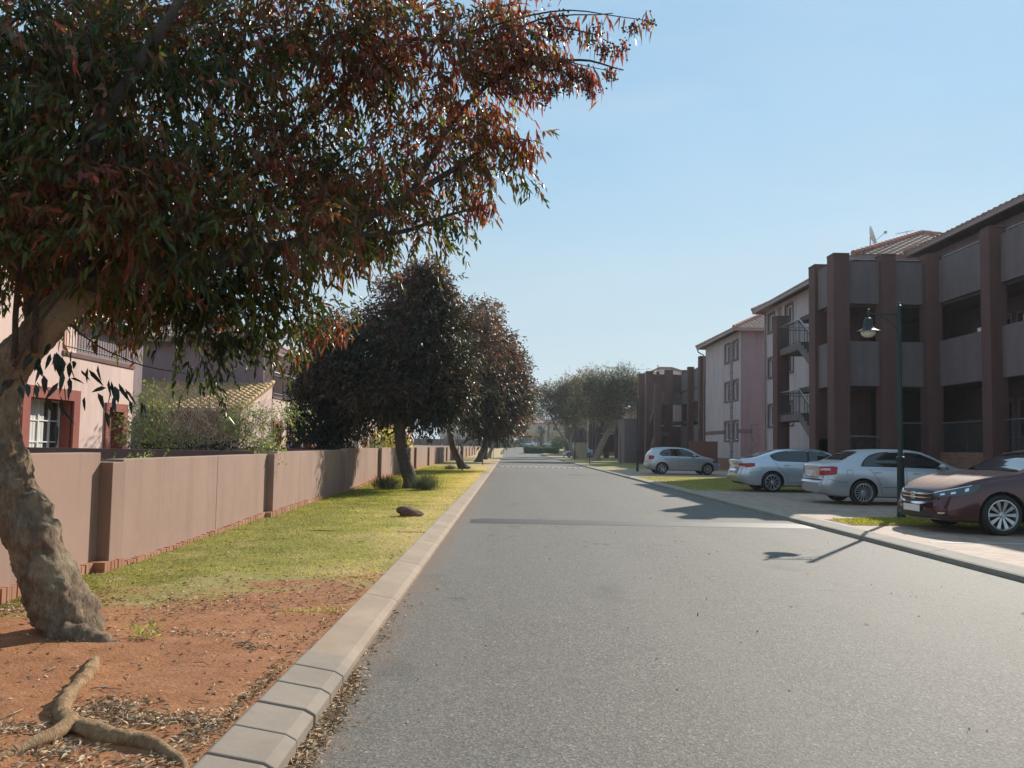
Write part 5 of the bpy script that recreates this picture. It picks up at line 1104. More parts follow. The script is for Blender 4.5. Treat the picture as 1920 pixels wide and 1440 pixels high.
def t1(P, g): return np.clip(.38 + .24 * pn(P, 1.6, 2.0) + .18 * pn(P, 4.5, 5.0) + .12 * np.clip((P[:, 0] + 2.4) / 2.2, -1, 1) + .06 * (P[:, 2] - 3.4) + g * .10, 0, 1)
c1 = crown(tr1, [], 1, 1, 1, 1, 1, M['leaf1'], t1) if False else None
cr = empty('tmp'); bpy.data.objects.remove(cr)
def adoptkids(root, before):
    for o_ in bpy.data.objects:
        if o_ not in before and o_.parent is root and o_.type == 'MESH': o_.matrix_parent_inverse = root.matrix_basis.inverted()
def wcrown(root, *a, **k):
    before = set(bpy.data.objects); crown(root, *a, **k); adoptkids(root, before)
wcrown(tr1, bl, 8600, 9, .080, .0245, .23, M['leaf1'], t1, droop=.6, twigmat=M['twig'], twig_every=3, tr=.003, shell=.55, hang=.55, clump=(760, .135), fine=True)
# ragged outer sprays reaching over the road, with seed clusters
sp_ = [((-.55, 6.9, 5.1), (.35, 7, 5.05), (.9, 7, 4.93)), ((.3, 7, 5.08), (.62, 7, 4.95), (.80, 7.0, 4.75)), ((-.4, 6.9, 5.25), (.5, 7, 5.52), (1.30, 7.0, 5.42)), ((-.3, 7, 4.9), (.15, 7, 4.85), (.45, 7, 4.78)), ((-.3, 7.0, 4.3), (.05, 7, 4.28), (.22, 7, 4.26)),
       ((-.3, 7, 4.45), (-.0, 7, 4.3), (.15, 7, 4.1)), ((-1.6, 7, 3.0), (-1.45, 7, 3.1), (-1.2, 7, 3.25)), ((-2, 6.9, 2.5), (-1.7, 7, 2.4), (-1.5, 7, 2.5)), ((-.5, 7, 3.7), (-.35, 7, 3.62), (-.2, 7, 3.6)), ((.2, 7, 5.4), (.7, 7.1, 5.36), (1.0, 7.1, 5.2)), ((-.5, 6.9, 4.9), (.0, 6.95, 4.8), (.25, 7, 4.7)), ((-.2, 7, 5.2), (.25, 7, 5.12), (.5, 7, 5.0))]
o = limbs('sprays', [(p, .012, .003) for p in sp_], M['twig'], None, 5); adopt(o, tr1)
PP, DD, TT = [], [], []; fb = MB()
for p in sp_:
    p = [np.array(q_) for q_ in p]
    for k in range(20):
        t = k / 19; q_ = p[0] * (1 - t) ** 2 + 2 * p[1] * t * (1 - t) + p[2] * t * t + rng.normal(size=3) * .04
        m_ = 5
        for _ in range(m_): PP.append(q_ + rng.normal(size=3) * .035); DD.append(np.array([rng.normal() * .4, rng.normal() * .4, -1])); TT.append(np.clip(rng.normal(.68, .14), 0, 1))
        if p[1][2] > 4.5 and k % 3 == 1:
            q_ = q_ - np.array([0, 0, .05])
            for _ in range(34):
                c_ = q_ + rng.normal(size=3) * np.array([.032, .03, .034]); r_ = .008 + .007 * rng.random()
                fb.add([c_ + np.array(d_) * r_ for d_ in ((1, 0, 0), (-1, 0, 0), (0, 1, 0), (0, -1, 0), (0, 0, 1), (0, 0, -1))], [(0, 2, 4), (2, 1, 4), (1, 3, 4), (3, 0, 4), (2, 0, 5), (1, 2, 5), (3, 1, 5), (0, 3, 5)])
n_ = len(PP); o = fine_leaves('spray_leaves', np.array(PP), np.array(DD), .09 + .06 * rng.random(n_), .018 + .010 * rng.random(n_), np.array(TT), M['leaf1']); adopt(o, tr1)
o = fb.build('seed_clusters', M['fruit'], fix=False); adopt(o, tr1)
# leaves close to the trunk, larger
PP = np.array([(-2.95, 4.9, 1.98), (-2.9, 4.9, 1.9), (-2.8, 4.9, 1.9), (-3.0, 4.9, 1.8), (-2.85, 4.9, 1.72), (-2.5, 5.0, 1.72), (-2.6, 5.0, 1.74)]); P2 = np.repeat(PP, 9, 0) + rng.normal(size=(63, 3)) * .07
o = fine_leaves('spray_leaves', P2, rng.normal(size=(63, 3)) * .4 + np.array([0, 0, -1]), .08 + .05 * rng.random(63), .026 + .014 * rng.random(63), rng.random(63) * .25, M['leafd']); adopt(o, tr1)
# exposed roots
rt = [(-2.60, 4.95, .03), (-2.47, 4.70, .085), (-2.34, 4.38, .105), (-2.26, 4.08, .105), (-2.14, 3.80, .10), (-1.96, 3.62, .10), (-1.75, 3.52, .095), (-1.56, 3.46, .095), (-1.39, 3.34, .085), (-1.27, 3.2, .06)]
o = trunk_mesh('root', rt, [.022, .034, .038, .038, .038, .045, .042, .034, .025, .014], M['rootm'], None, 18, .016, .34, 9.0); adopt(o, tr1)
o = trunk_mesh('root', [(-1.99, 3.62, .12), (-2.0, 3.5, .11), (-2.05, 3.38, .10), (-2.12, 3.22, .09), (-2.3, 3.0, .07)], [.04, .034, .028, .022, .015], M['rootm'], None, 12, .02, .2, 8.0); adopt(o, tr1)
o = trunk_mesh('root', [(-2.88, 5.12, .14), (-2.74, 5.10, .12), (-2.62, 5.10, .09), (-2.48, 5.12, .05)], [.10, .085, .055, .03], M['bark1'], None, 20, .012, .35, 9.0); adopt(o, tr1)
# sprout at the foot
PP = np.array([-2.42, 5.25, .14]) + rng.normal(size=(60, 3)) * np.array([.06, .05, .035])
sproutt = leaves('seedling', PP - np.array([0, 0, 0]), rng.normal(size=(60, 3)) + np.array([0, 0, 1.0]), .04 + .03 * rng.random(60), .012 + .006 * rng.random(60), .5 + .5 * rng.random(60), M['leafg']); tag(sproutt, 'small bright green seedling at the foot of the leaning trunk', 'seedling')

# ------------------------------------------------------------ row of street trees
def street_tree(base, pts, rad, blobs, ntw, nlf, lL, lW, tL, label, mat='leaf2', tintf=None, barkm='bark2', droop=.4, br=None, n=14, name='street_tree', group='dark bronze trees along the left verge', up=.35, hang=.35, tr=.006, shell=.42, twig_every=4, tw='twig', clump=None):
    root = empty(name, base, label=label, cat='tree', group=group)
    o = trunk_mesh('trunk', pts, rad, M[barkm], None, n, .08, .12, 4.0, (.15, .35, 4, .5)); adopt(o, root)
    tp = Vector(pts[-1]); ps = br or []
    if not br:
        for (x, y, z, a, b_, c) in blobs:
            e = Vector((x, y, z)); m = tp.lerp(e, .5) + Vector((random.uniform(-.2, .2), random.uniform(-.2, .2), .1)); s0 = Vector(pts[-2]).lerp(tp, random.uniform(.3, 1)); ps.append(([s0, m, e], rad[-1] * .6, .02))
    o = limbs('branches', ps, M[barkm], None, 7); adopt(o, root)
    wcrown(root, blobs, ntw, nlf, lL, lW, tL, M[mat], tintf or t2, droop=droop, twigmat=M[tw], twig_every=twig_every, tr=tr, up=up, hang=hang, shell=shell, clump=clump)
    return root
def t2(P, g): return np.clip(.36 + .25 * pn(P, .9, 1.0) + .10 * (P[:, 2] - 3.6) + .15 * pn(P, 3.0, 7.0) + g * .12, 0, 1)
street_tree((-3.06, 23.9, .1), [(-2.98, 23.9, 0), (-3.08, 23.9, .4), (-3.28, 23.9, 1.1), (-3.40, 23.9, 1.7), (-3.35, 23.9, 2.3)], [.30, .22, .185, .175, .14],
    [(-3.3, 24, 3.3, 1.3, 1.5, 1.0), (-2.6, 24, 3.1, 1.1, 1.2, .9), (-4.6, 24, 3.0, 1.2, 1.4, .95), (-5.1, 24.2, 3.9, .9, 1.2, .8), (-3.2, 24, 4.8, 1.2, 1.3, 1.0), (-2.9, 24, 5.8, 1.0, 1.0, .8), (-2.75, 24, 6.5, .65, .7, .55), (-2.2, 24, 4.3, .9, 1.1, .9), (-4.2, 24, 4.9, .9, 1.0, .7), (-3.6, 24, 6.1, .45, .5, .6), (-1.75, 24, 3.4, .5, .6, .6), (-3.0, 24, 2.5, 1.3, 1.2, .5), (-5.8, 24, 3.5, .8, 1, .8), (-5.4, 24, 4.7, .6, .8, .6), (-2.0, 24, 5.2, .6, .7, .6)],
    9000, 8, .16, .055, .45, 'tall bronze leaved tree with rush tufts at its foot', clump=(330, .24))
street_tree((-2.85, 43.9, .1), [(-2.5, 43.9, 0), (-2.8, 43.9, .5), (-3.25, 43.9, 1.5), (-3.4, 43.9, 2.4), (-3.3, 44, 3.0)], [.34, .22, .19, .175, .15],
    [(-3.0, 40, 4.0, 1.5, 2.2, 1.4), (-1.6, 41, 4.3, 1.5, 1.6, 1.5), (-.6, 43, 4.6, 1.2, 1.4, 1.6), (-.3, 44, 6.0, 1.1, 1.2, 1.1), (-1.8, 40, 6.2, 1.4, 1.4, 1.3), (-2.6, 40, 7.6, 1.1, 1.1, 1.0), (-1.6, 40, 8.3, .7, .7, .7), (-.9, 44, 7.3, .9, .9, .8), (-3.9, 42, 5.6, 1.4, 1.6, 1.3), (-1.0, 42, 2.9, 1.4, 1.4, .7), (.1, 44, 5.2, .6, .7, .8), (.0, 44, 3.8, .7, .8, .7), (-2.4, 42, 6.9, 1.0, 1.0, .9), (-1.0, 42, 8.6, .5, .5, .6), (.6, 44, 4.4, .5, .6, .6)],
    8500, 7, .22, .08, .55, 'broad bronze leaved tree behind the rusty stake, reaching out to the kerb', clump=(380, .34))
street_tree((-2.6, 66, .1), [(-2.6, 66, 0), (-2.4, 66, .8), (-1.9, 66, 1.8), (-1.6, 66, 2.8)], [.36, .26, .22, .18],
    [(-1.5, 66, 4.4, 1.9, 1.9, 1.5), (-.4, 66, 5.4, 1.5, 1.6, 1.6), (-2.6, 66, 5.8, 1.8, 1.8, 1.6), (.3, 66, 6.6, 1.2, 1.3, 1.2), (-.9, 66, 7.4, 1.2, 1.2, 1.0), (-1.0, 64, 3.2, 1.8, 1.2, .7), (.6, 66, 4.6, .8, .9, .9)],
    3600, 6, .28, .12, .7, 'dark trunked tree leaning towards the road behind the short stake', clump=(170, .45))
street_tree((-2.55, 80, .1), [(-2.6, 80, 0), (-2.5, 80, 1.2), (-2.3, 80, 2.6), (-2.0, 80, 3.4)], [.38, .3, .27, .2],
    [(-1.9, 80, 5.2, 2.2, 2.2, 1.8), (-.5, 80, 6.2, 1.5, 1.5, 1.6), (-2.6, 80, 7.2, 1.6, 1.6, 1.4), (.2, 80, 5.2, 1.0, 1.0, 1.2)],
    2200, 6, .32, .14, .8, 'upright dark trunked tree fourth in the left verge row')
street_tree((-2.2, 93, .1), [(-2.5, 93, 0), (-2.2, 93, 1.0), (-1.5, 93, 2.4), (-.9, 93, 3.2)], [.30, .2, .17, .12],
    [(-.9, 93, 4.9, 1.6, 1.6, 1.5), (-1.6, 93, 6.3, 1.6, 1.6, 1.3), (.3, 93, 5.3, 1.0, 1.0, .9)],
    1100, 5, .34, .13, .8, 'slender pale trunked tree at the far end of the left verge', barkm='barkp')
# dense garden tree behind the wall
def td(P, g): return np.clip(.35 + .4 * pn(P, 1.5) + g * .2, 0, 1)
street_tree((-6.1, 25.3, .1), [(-6.1, 25.3, 0), (-6.1, 25.3, 1), (-6.0, 25.3, 2.2)], [.16, .13, .1],
    [(-6.1, 25.3, 2.7, 1.15, 1.2, 1.1), (-5.4, 25, 3.2, 1.0, 1.0, 1.1), (-6.2, 25.3, 1.9, 1.15, 1.2, .8), (-5.6, 25.3, 1.9, .9, 1.0, .7), (-6.0, 25.2, 3.8, .9, 1.0, .7)], 2400, 8, .13, .05, .3, 'dense dark green garden tree behind the boundary wall', mat='leafd', tintf=td, name='garden_tree', group=None, up=.0, hang=.2)
# feathery trees on the right
def to_(P, g): return np.clip(.45 + .3 * pn(P, .6) + .03 * (P[:, 2] - 6) + g * .18, 0, 1)  # tint turns golden with height, painting sunlit tops into the leaf colour
street_tree((10.2, 82, .1), [(9.2, 82, 0), (9.5, 82, 1.0), (10.2, 82, 2.6), (11.0, 82, 4.0)], [.42, .34, .30, .24],
    [(10.5, 82, 7.0, 2.6, 2.6, 1.8), (8.6, 82, 6.6, 1.8, 2.2, 1.5), (12.4, 82, 7.4, 2.2, 2.2, 1.6), (9.4, 82, 8.6, 1.6, 1.6, 1.0), (11.9, 82, 8.9, 1.7, 1.7, .9), (13.8, 82, 6.4, 1.4, 1.6, 1.6), (7.6, 82, 5.4, 1.2, 1.4, 1.0), (10.4, 82, 5.4, 2.0, 2.0, .9)],
    5200, 8, .21, .06, .8, 'wide feathery tree with pale trunk on the right lawn', clump=(130, .5), mat='leafo', tintf=to_, barkm='barkp', name='feathery_tree', group='feathery trees on the far right lawn', up=.5, hang=0.1, tr=.012, shell=.5, twig_every=2, tw='twigp')
street_tree((8.4, 100, .1), [(8.6, 100, 0), (8.2, 100, 1.0), (7.9, 100, 1.8), (7.8, 100, 2.4)], [.36, .3, .26, .22],
    [(5.6, 100, 7.2, 1.5, 1.8, 1.3), (7.4, 100, 8.2, 2.0, 2.0, 1.5), (9.4, 100, 7.6, 1.8, 1.8, 1.5), (4.6, 100, 8.4, 1.1, 1.1, .9), (6.4, 100, 5.8, 1.4, 1.4, .9), (8.6, 100, 5.8, 1.6, 1.6, 1.1), (3.9, 100, 6.9, .7, .9, .7), (8.0, 100, 9.8, 1.4, 1.4, .8)],
    3800, 7, .25, .08, .9, 'feathery tree with forked leaning limbs beside the parked silver sedan', clump=(90, .55), mat='leafo', tintf=to_, barkm='barkp', name='feathery_tree', group='feathery trees on the far right lawn', up=.5, hang=.1, tr=.014, shell=.5, twig_every=2, tw='twigp',
    br=[([(8.0, 100, 1.7), (6.9, 100, 2.9), (6.0, 100, 4.2), (5.3, 100, 5.6), (4.8, 100, 7.0)], .2, .04), ([(7.85, 100, 2.2), (8.3, 100, 3.6), (9.0, 100, 5.0), (9.5, 100, 6.6)], .17, .04), ([(8.3, 100, 3.6), (7.6, 100, 5.0), (7.4, 100, 7.2)], .1, .03), ([(6.0, 100, 4.2), (6.6, 100, 5.6), (6.8, 100, 7.4)], .09, .03)])
street_tree((12.5, 118, .1), [(12.5, 118, 0), (12.3, 118, 2), (12.0, 118, 4)], [.4, .32, .24],
    [(10.5, 118, 8.6, 2.6, 2.6, 2.2), (13.5, 118, 9.4, 2.6, 2.6, 2.2), (12, 118, 11, 2, 2, 1.2), (9.0, 118, 7.0, 1.6, 1.6, 1.4)], 1300, 6, .34, .10, 1.2, 'feathery tree crown rising behind the gate pillar', mat='leafo', tintf=to_, barkm='barkp', name='feathery_tree', group='feathery trees on the far right lawn', up=.5, hang=.1, tr=.016, shell=.5, twig_every=3, tw='twigp')
tf_ = lambda P, g: np.clip(.25 + .2 * pn(P, .4) + g * .1, 0, 1)
for (x, y, h_, r_, lab) in ((7.0, 230, 15, 3.4, 'tall eucalyptus like tree standing above the far roofs'), (2.5, 232, 9, 2.6, 'lower far tree left of the tall one above the far roofs'), (16, 236, 11.5, 4, 'round far tree above the far roofs behind the feathery trees'), (-9, 222, 9, 4, 'far tree behind the roofs at the end of the left verge'), (24, 225, 12, 5, 'far tree filling the skyline behind the last block')):
    g_ = H(y); street_tree((x, y, g_), [(x, y, g_ - .1), (x + .1, y, g_ + h_ * .3), (x, y, g_ + h_ * .6)], [.4, .3, .2], [(x, y, g_ + h_ * .8, r_, r_, h_ * .24), (x + r_ * .3, y, g_ + h_ * .55, r_ * .8, r_, h_ * .2), (x - r_ * .5, y, g_ + h_ * .6, r_ * .5, r_, h_ * .15)], 420, 6, .6, .28, 1.4, lab, mat='leafo', tintf=tf_, name='far_tree', group='far trees behind the roofs', tr=.02)
# palm by the far house
pm = empty('palm_tree', (7.9, 190, H(190)), label='dark palm standing in front of the far columned house', cat='palm')
o = trunk_mesh('trunk', [(7.9, 190, 1.3), (7.9, 190, 3.5), (7.9, 190, 5.2)], [.5, .42, .4], M['bark2'], None, 10, .3, .15, 2.0); adopt(o, pm)
PP, DD, L_ = [], [], []
for k in range(46):
    g, e = rng.random() * 6.28, rng.uniform(-.2, 1.3); d = np.array([math.cos(g) * math.cos(e), math.sin(g) * math.cos(e), math.sin(e)])
    for j in range(16):
        t = (j + 1) / 16; q_ = np.array([7.9, 190, 5.4]) + d * 2.6 * t - np.array([0, 0, 1.3 * t * t])
        for s_ in (-1, 1): PP.append(q_); DD.append(np.cross(d, [0, 0, 1.0]) * s_ * .8 + d * .5 + np.array([0, 0, -.5])); L_.append(.55 * (1.2 - t))
o = leaves('fronds', np.array(PP), np.array(DD), np.array(L_), np.full(len(PP), .07), rng.random(len(PP)) * .5, M['leafd']); adopt(o, pm)
# ------------------------------------------------------------ shrubs
def shrub(name, loc, blobs, ntw, nlf, lL, lW, tL, mat, label, cat, stems=8, twm='twig', stemr=.012, group=None, **k):
    root = empty(name, loc, label=label, cat=cat, group=group); b = MB()
    for i in range(stems):
        bl_ = random.choice(blobs); e = Vector((bl_[0] + random.uniform(-1, 1) * bl_[3] * .6, bl_[1] + random.uniform(-1, 1) * bl_[4] * .6, bl_[2] + random.uniform(-.3, .8) * bl_[5])); s0 = Vector(loc) + Vector((random.uniform(-.1, .1), random.uniform(-.1, .1), -.05))
        m = s0.lerp(e, .5) + Vector((random.uniform(-.15, .15), random.uniform(-.15, .15), .05)); b.tube([s0, m, e], [stemr, stemr * .6, stemr * .3], 5)
    adopt(b.build('stems', M[twm], fix=False), root); wcrown(root, blobs, ntw, nlf, lL, lW, tL, M[mat], k.pop('tintf', td), twigmat=M[twm], name='foliage', **k); return root
tg = lambda P, g: np.clip(.4 + .3 * pn(P, 3) + g * .2, 0, 1)
shrub('bare_shrub', (-6.0, 15.2, .1), [(-6.7, 15.2, 1.75, .75, .6, .55), (-5.9, 15.2, 1.85, .8, .6, .6), (-5.3, 15.2, 1.6, .7, .6, .55), (-6.3, 15.2, 1.4, 1.2, .7, .4)], 1500, 1, .03, .015, .5, 'leafs', 'wide tangle of mostly bare grey twigs behind the near wall', 'shrub', 60, 'twigp', .012, tintf=tg, twig_every=1, tr=.0032, up=.5, droop=.2, hang=0.0)
shrub('green_shrub', (-7.0, 14.9, .1), [(-7.1, 14.9, 1.75, .45, .4, .5), (-6.85, 14.9, 2.25, .35, .3, .3), (-6.6, 14.9, 1.35, .5, .4, .35)], 420, 6, .055, .028, .3, 'leafg', 'light green leafy shrub left of the bare twigs', 'shrub', 14, 'twigp', .01, tintf=tg, twig_every=2, tr=.003, up=.3, hang=.2)
shrub('green_shrub', (-4.75, 14.7, .1), [(-4.8, 14.7, 1.5, .32, .3, .35), (-4.6, 14.6, 1.3, .25, .25, .2), (-5.2, 14.8, 1.9, .3, .3, .25), (-4.4, 14.9, 2.0, .35, .3, .12)], 300, 6, .06, .028, .3, 'leafg', 'yellow green climbing shrub spilling over the wall by the pier', 'shrub', 12, 'twigp', .008, tintf=tg, twig_every=2, tr=.003, up=.2, hang=.3)
shrub('low_shrub', (-5.6, 11.0, .1), [(-5.9, 11.0, 1.0, .6, .4, .18), (-5.3, 11.2, 1.05, .5, .4, .18)], 200, 7, .04, .02, .18, 'leafg', 'low green shrub peeping over the near wall panel', 'shrub', 10, 'twig', .008, tintf=tg, twig_every=3, tr=.003)
shrub('dark_shrub', (-5.6, 15.0, .1), [(-5.6, 14.6, 1.2, .8, .4, .25), (-6.6, 14.6, 1.2, .6, .4, .25)], 300, 7, .055, .03, .2, 'leafd', 'dark leafy undergrowth beneath the bare twigs', 'shrub', 8, 'twig', .008, twig_every=4, tr=.003)
shrub('yellow_shrub', (-6.9, 44, .1), [(-6.9, 44, 1.6, .9, .7, .9), (-7.4, 44, 1.3, .6, .6, .6), (-6.1, 44, 1.3, .6, .6, .6)], 420, 8, .12, .05, .4, 'leafy', 'bright yellow leaved shrub behind the wall under the second tree', 'shrub', 8, 'twigp', .015, tintf=tg, twig_every=5, tr=.005)
shrub('silver_shrub', (-7.4, 39, .1), [(-8.6, 39, 1.2, .9, .6, .5), (-7.2, 39, 1.3, .9, .6, .5), (-6.6, 39, 1.1, .6, .6, .5)], 500, 8, .09, .014, .5, 'leafs', 'silvery reed like shrub in front of the arched porch', 'shrub', 8, 'twigp', .01, tintf=tg, twig_every=5, tr=.004, up=1.2, hang=-.9, droop=0)
shrub('round_shrub', (-.8, 176, H(176)), [(-.8, 176, 2.3, 2.0, 1.5, 1.3)], 400, 8, .3, .14, .5, 'hedge', 'round green shrub at the bend by the far wall', 'shrub', 5, 'twig', .03, tintf=tg, twig_every=9)
for (x_, y_, r_, lab) in ((-3.4, 168, 1.5, 'dark shrub at the left end of the road before the bend'), (3.0, 187, 1.6, 'rounded shrub in front of the far columned house'), (11.5, 176, 1.9, 'tall shrub to the right of the clipped hedge')):
    shrub('round_shrub', (x_, y_, H(y_)), [(x_, y_, H(y_) + r_ * .7, r_, r_, r_ * .8)], 300, 8, .3, .14, .5, 'hedge', lab, 'shrub', 5, 'twig', .03, tintf=td, twig_every=9)
for (x_, y_, h_, lab) in ((14.5, 160, 7.5, 'small leafy tree to the right of the hedge by the far parking bays'), (-5.5, 172, 6.5, 'small leafy tree at the left end of the road before the bend')):
    g_ = H(y_); street_tree((x_, y_, g_), [(x_, y_, g_ - .1), (x_ + .1, y_, g_ + h_ * .25), (x_, y_, g_ + h_ * .45)], [.25, .18, .14], [(x_, y_, g_ + h_ * .68, h_ * .33, h_ * .3, h_ * .25), (x_ + h_ * .2, y_, g_ + h_ * .5, h_ * .22, h_ * .2, h_ * .18), (x_ - h_ * .2, y_, g_ + h_ * .55, h_ * .2, h_ * .2, h_ * .18)], 700, 6, .35, .14, .8, lab, mat='leafo', tintf=tf_, name='far_tree', group='far trees behind the roofs', tr=.02)
# clipped hedge island
hg = empty('hedge', (6, 145, H(145)), label='low clipped hedge at the end of the road', cat='hedge'); g_ = H(145)
def hbox(x0, x1, y0, y1, z0, z1, n):
    f = rng.integers(0, 4, n); u, v = rng.random(n), rng.random(n); P = np.zeros((n, 3)); 
    P[:, 0] = x0 + (x1 - x0) * u; P[:, 1] = np.where(f == 0, y1, y0 + 0 * u); P[:, 2] = z0 + (z1 - z0) * v; t_ = f >= 2; P[t_, 1] = y0 + (y1 - y0) * v[t_]; P[t_, 2] = z1
    s_ = f == 1; P[s_, 1] = y0; return P + rng.normal(size=(n, 3)) * .05
P_ = np.concatenate([hbox(2.7, 9.2, 142, 144, g_ - .1, g_ + .95, 7000)]); o = leaves('foliage', P_, rng.normal(size=P_.shape) + np.array([0, -.3, .6]), .16 + .1 * rng.random(len(P_)), .09 + .05 * rng.random(len(P_)), rng.random(len(P_)), M['hedge']); adopt(o, hg)
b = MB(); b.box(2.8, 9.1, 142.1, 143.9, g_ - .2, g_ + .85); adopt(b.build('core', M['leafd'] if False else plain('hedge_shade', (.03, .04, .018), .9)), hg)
# tufts
def tuft(loc, n, h_, r_, label, tint0=0.0):
    b_ = np.array(loc) + rng.normal(size=(n, 3)) * np.array([r_ * .3, r_ * .3, 0]); d = rng.normal(size=(n, 3)) * .28 + np.array([0, 0, 1]); o = leaves('rush_tuft', b_ - np.array(loc), d, h_ * (.5 + .6 * rng.random(n)), np.full(n, .012), np.clip(tint0 + rng.random(n) * .7, 0, 1), M['tuft'], curl=.15); o.location = loc
    tag(o, label, 'tuft')
tuft((-2.48, 23.0, .08), 700, .62, .55, 'upright rush tuft right of the second tree trunk', .3)
tuft((-3.65, 23.2, .08), 600, .55, .6, 'darker bushy tuft left of the second tree trunk', 0)
tuft((-3.3, 42.9, .08), 300, .4, .5, 'small green tuft at the foot of the third tree', .2)
# boulder
b = MB(); bm = bmesh.new(); bmesh.ops.create_icosphere(bm, subdivisions=4, radius=1)
for v in bm.verts:
    k = 1 + .22 * mn.noise(v.co * 1.3 + Vector((3, 1, 2))) + .10 * mn.noise(v.co * 3.5) + .04 * mn.noise(v.co * 9); c_ = v.co * k; c_.z = max(c_.z, -.75) if c_.z < 0 else c_.z * (1.0 if c_.x < .1 else .85 - .25 * min(1, c_.x)); v.co = Vector((c_.x * .235, c_.y * .17, c_.z * .12))
me = bpy.data.meshes.new('boulder'); bm.to_mesh(me); bm.free(); o = link('boulder', me, M['rock']); smoothit(o); o.location = (-1.86, 14.6, .16); o.rotation_euler = (0, .1, .15); tag(o, 'rounded red brown boulder on the lawn beside the kerb', 'boulder')

# ------------------------------------------------------------ grass, litter, grit
def gz(P):
    x, y = P[:, 0], P[:, 1]; return .085 + .05 * np.exp(-((x + 3) ** 2 + (y - 5.1) ** 2) / .5) + .008 * np.sin(x * 5 + y * 2.1) + .006 * np.sin(y * 7.3 - x * 4)
n = 190000; y = 6.2 + 42 * rng.random(n) ** 2.3; x = -1.3 - 3.6 * rng.random(n); P = np.stack([x, y, np.zeros(n)], 1)
keep = (.55 * (y - 6.3) + np.minimum(-.45 * (x + 2.3), .35) + 1.1 * pn(P, 1.4, 3.0)) > .42 + .5 * rng.random(n); P = P[keep]; P[:, 2] = np.where(P[:, 1] < 12, gz(P), .085) - .004
dm = .018 * (P[:, 1] - 10) + .35 * (P[:, 0] + 3.3) + .5 * pn(P, .9, 6.0); ti = np.clip(.3 + .55 * dm + .34 * pn(P, 3.1, 2.0) + rng.normal(size=len(P)) * .2, 0, 1); m_ = len(P); far = 1 + np.clip((P[:, 1] - 9) / 12, 0, 2.6)
o = leaves('grass', P, rng.normal(size=(m_, 3)) * .8 + np.array([0, 0, 1]), (.016 + .018 * rng.random(m_)) * far, (.004 + .003 * rng.random(m_)) * far, ti, M['blade'], curl=.3); tag(o, 'short green and straw coloured grass on the left verge', 'grass', kind='stuff')
n = 22000; P = np.stack([6.35 + 6 * rng.random(n), 14.2 + 1.9 * rng.random(n), np.full(n, .103)], 1); P = P[(P[:, 1] < 15.2 + .37 * (P[:, 0] - 6.3)) & (P[:, 1] < 16.15)]; m_ = len(P)
P2 = np.stack([6.1 + 6.5 * rng.random(18000), 25.4 + 12 * rng.random(18000), np.full(18000, .1)], 1); P = np.concatenate([P, P2]); m_ = len(P)
o = leaves('grass', P, rng.normal(size=(m_, 3)) * .8 + np.array([0, 0, 1]), .04 + .03 * rng.random(m_), .010 + .006 * rng.random(m_), np.clip(.35 + rng.normal(size=m_) * .2, 0, 1), M['blade'], curl=.3); tag(o, 'green grass in the lamp island and strip on the right', 'grass', kind='stuff')
PP = []
def drift(x, y, sx, sy, n, z=.1): PP.append(np.stack([x + rng.normal(size=n) * sx, y + rng.normal(size=n) * sy, np.full(n, z)], 1))
for a_ in ((-1.99, 3.94, .10, .08, 420), (-1.82, 3.78, .12, .06, 420), (-1.92, 3.38, .10, .05, 170), (-2.2, 3.62, .09, .05, 170), (-1.6, 3.76, .14, .05, 260), (-1.38, 3.62, .06, .12, 260), (-1.33, 4.15, .03, .3, 240), (-3.9, 6.1, .2, .15, 380), (-2.1, 5.4, .35, .06, 160), (-2.75, 3.3, .3, .2, 80), (-1.65, 5.1, .1, .04, 60), (-1.35, 5.2, .04, .7, 90), (-1.34, 7, .05, 1.2, 110), (-1.7, 3.15, .15, .1, 240), (-1.45, 3.3, .08, .1, 100), (-3.0, 5.7, .3, .1, 90), (-2.6, 6.3, .6, .2, 420), (-1.6, 7.2, .25, .9, 200)): drift(*a_)
n = 700; PP.append(np.stack([-1.3 - 3 * rng.random(n), 3 + 5 * rng.random(n), np.full(n, .1)], 1))
n = 2200; PP.append(np.stack([-1.3 - 3 * rng.random(n), 6.5 + 14 * rng.random(n) ** 1.6, np.full(n, .112)], 1))
P = np.concatenate(PP); P = P[P[:, 0] < -1.275]; P[:, 2] = np.where(P[:, 1] < 12, gz(P), .09) + .004 + .010 * rng.random(len(P))
Q = [np.stack([-.955 + np.abs(rng.normal(size=n_)) * s_, y_ + rng.normal(size=n_) * sy_, .006 + .012 * rng.random(n_)], 1) for (n_, s_, y_, sy_) in ((280, .045, 4.65, .14), (420, .055, 4.25, .2), (420, .06, 3.85, .2), (300, .06, 3.45, .15), (60, .05, 5.7, .4), (30, .1, 6.5, .6))]
Q.append(np.stack([-.9 + 6.4 * rng.random(70), 3.3 + 11 * rng.random(70), np.full(70, .008)], 1)); P = np.concatenate([P] + Q); P = P[(P[:, 0] < -1.275) | (P[:, 0] > -.955)]; m_ = len(P)
D = rng.normal(size=(m_, 3)); D[:, 2] *= .22
o = leaves('leaf_litter', P, D, .026 + .03 * rng.random(m_), .007 + .008 * rng.random(m_), rng.random(m_), M['litter'], fold=.4, curl=.1); tag(o, 'dry fallen leaves on the soil around the roots and along the kerb', 'leaf litter', kind='stuff')
b = MB()
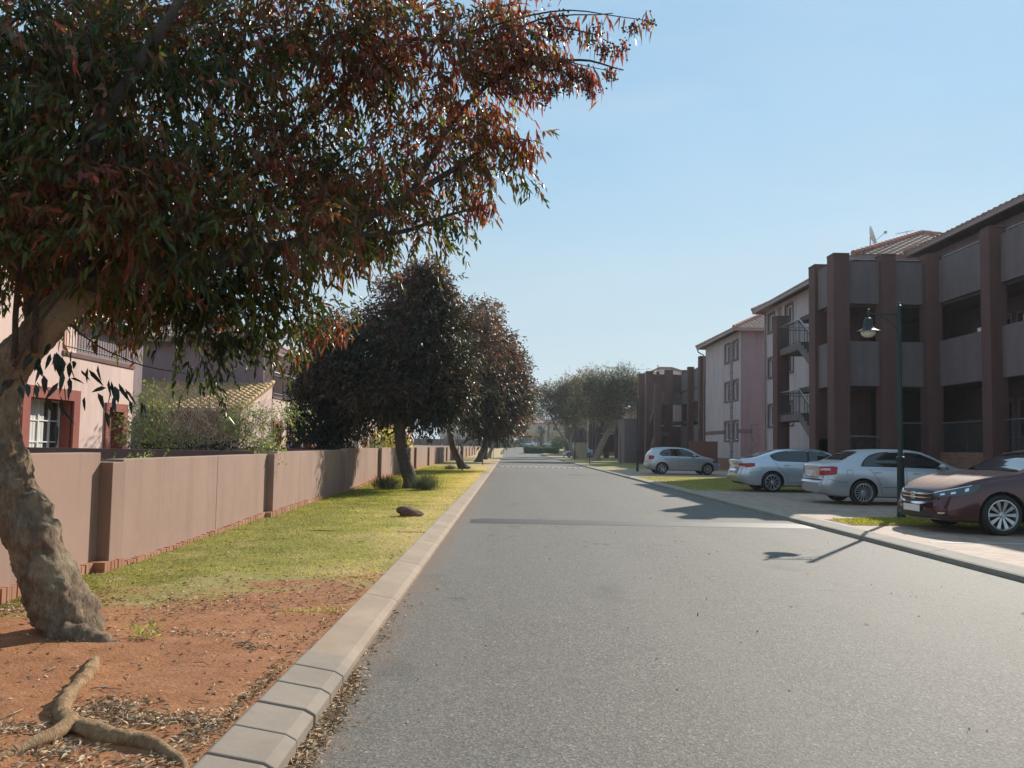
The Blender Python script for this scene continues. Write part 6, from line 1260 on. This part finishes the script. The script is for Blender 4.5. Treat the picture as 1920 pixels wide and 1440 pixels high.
for k in range(60):
    x_, y_ = (-1.4 - 2.6 * random.random(), 3.0 + 4.5 * random.random()); g = random.random() * 6.28; l_ = random.uniform(.03, .13); z_ = float(gz(np.array([[x_, y_, 0]]))[0]) + .008
    b.tube([(x_, y_, z_), (x_ + math.cos(g) * l_ * .5, y_ + math.sin(g) * l_ * .5, z_ + .006), (x_ + math.cos(g + .3) * l_, y_ + math.sin(g + .3) * l_, z_)], random.uniform(.002, .004), 4)
tag(b.build('fallen_twigs', M['twigp']), 'scattered thin fallen twigs on the red soil', 'twigs', kind='stuff')
b = MB()
for k in range(260):
    soil = k < 150; x_, y_ = ((-1.35 - 2.8 * random.random(), 3.0 + 4.0 * random.random()) if soil else (-.9 + 6 * random.random() ** 1.5, 3.2 + 9 * random.random())); r_ = random.uniform(.004, .012) if soil else random.uniform(.003, .008); z_ = (float(gz(np.array([[x_, y_, 0]]))[0]) if soil else .003) + r_ * .4
    b.add([(x_ + r_ * random.uniform(.7, 1.3) * d_[0], y_ + r_ * d_[1], z_ + r_ * .7 * d_[2]) for d_ in ((1, 0, 0), (-1, 0, 0), (0, 1, 0), (0, -1, 0), (0, 0, 1), (0, 0, -1))], [(0, 2, 4), (2, 1, 4), (1, 3, 4), (3, 0, 4), (2, 0, 5), (1, 2, 5), (3, 1, 5), (0, 3, 5)])
tag(b.build('grit', M['kerb2']), 'small loose stones on the soil and road edge', 'grit', kind='stuff')
#@@VEG_END

# ------------------------------------------------------------ thin haze in the air
b = MB(); b.box(-2480, 2480, -55, 1960, -7.0, 62)
hz = b.build('haze', plain('haze', (1, 1, 1))); tag(hz, kind='stuff')
hm = hz.data.materials[0]; ht = hm.node_tree; ht.nodes.clear(); ho = ht.nodes.new('ShaderNodeOutputMaterial'); hv = ht.nodes.new('ShaderNodeVolumePrincipled')
hv.inputs['Color'].default_value = (0.80, 0.88, 0.97, 1); hv.inputs['Density'].default_value = 0.0004; hv.inputs['Anisotropy'].default_value = 0.35
ht.links.new(hv.outputs[0], ho.inputs['Volume'])
S.cycles.volume_step_rate = 4; S.cycles.volume_bounces = 0
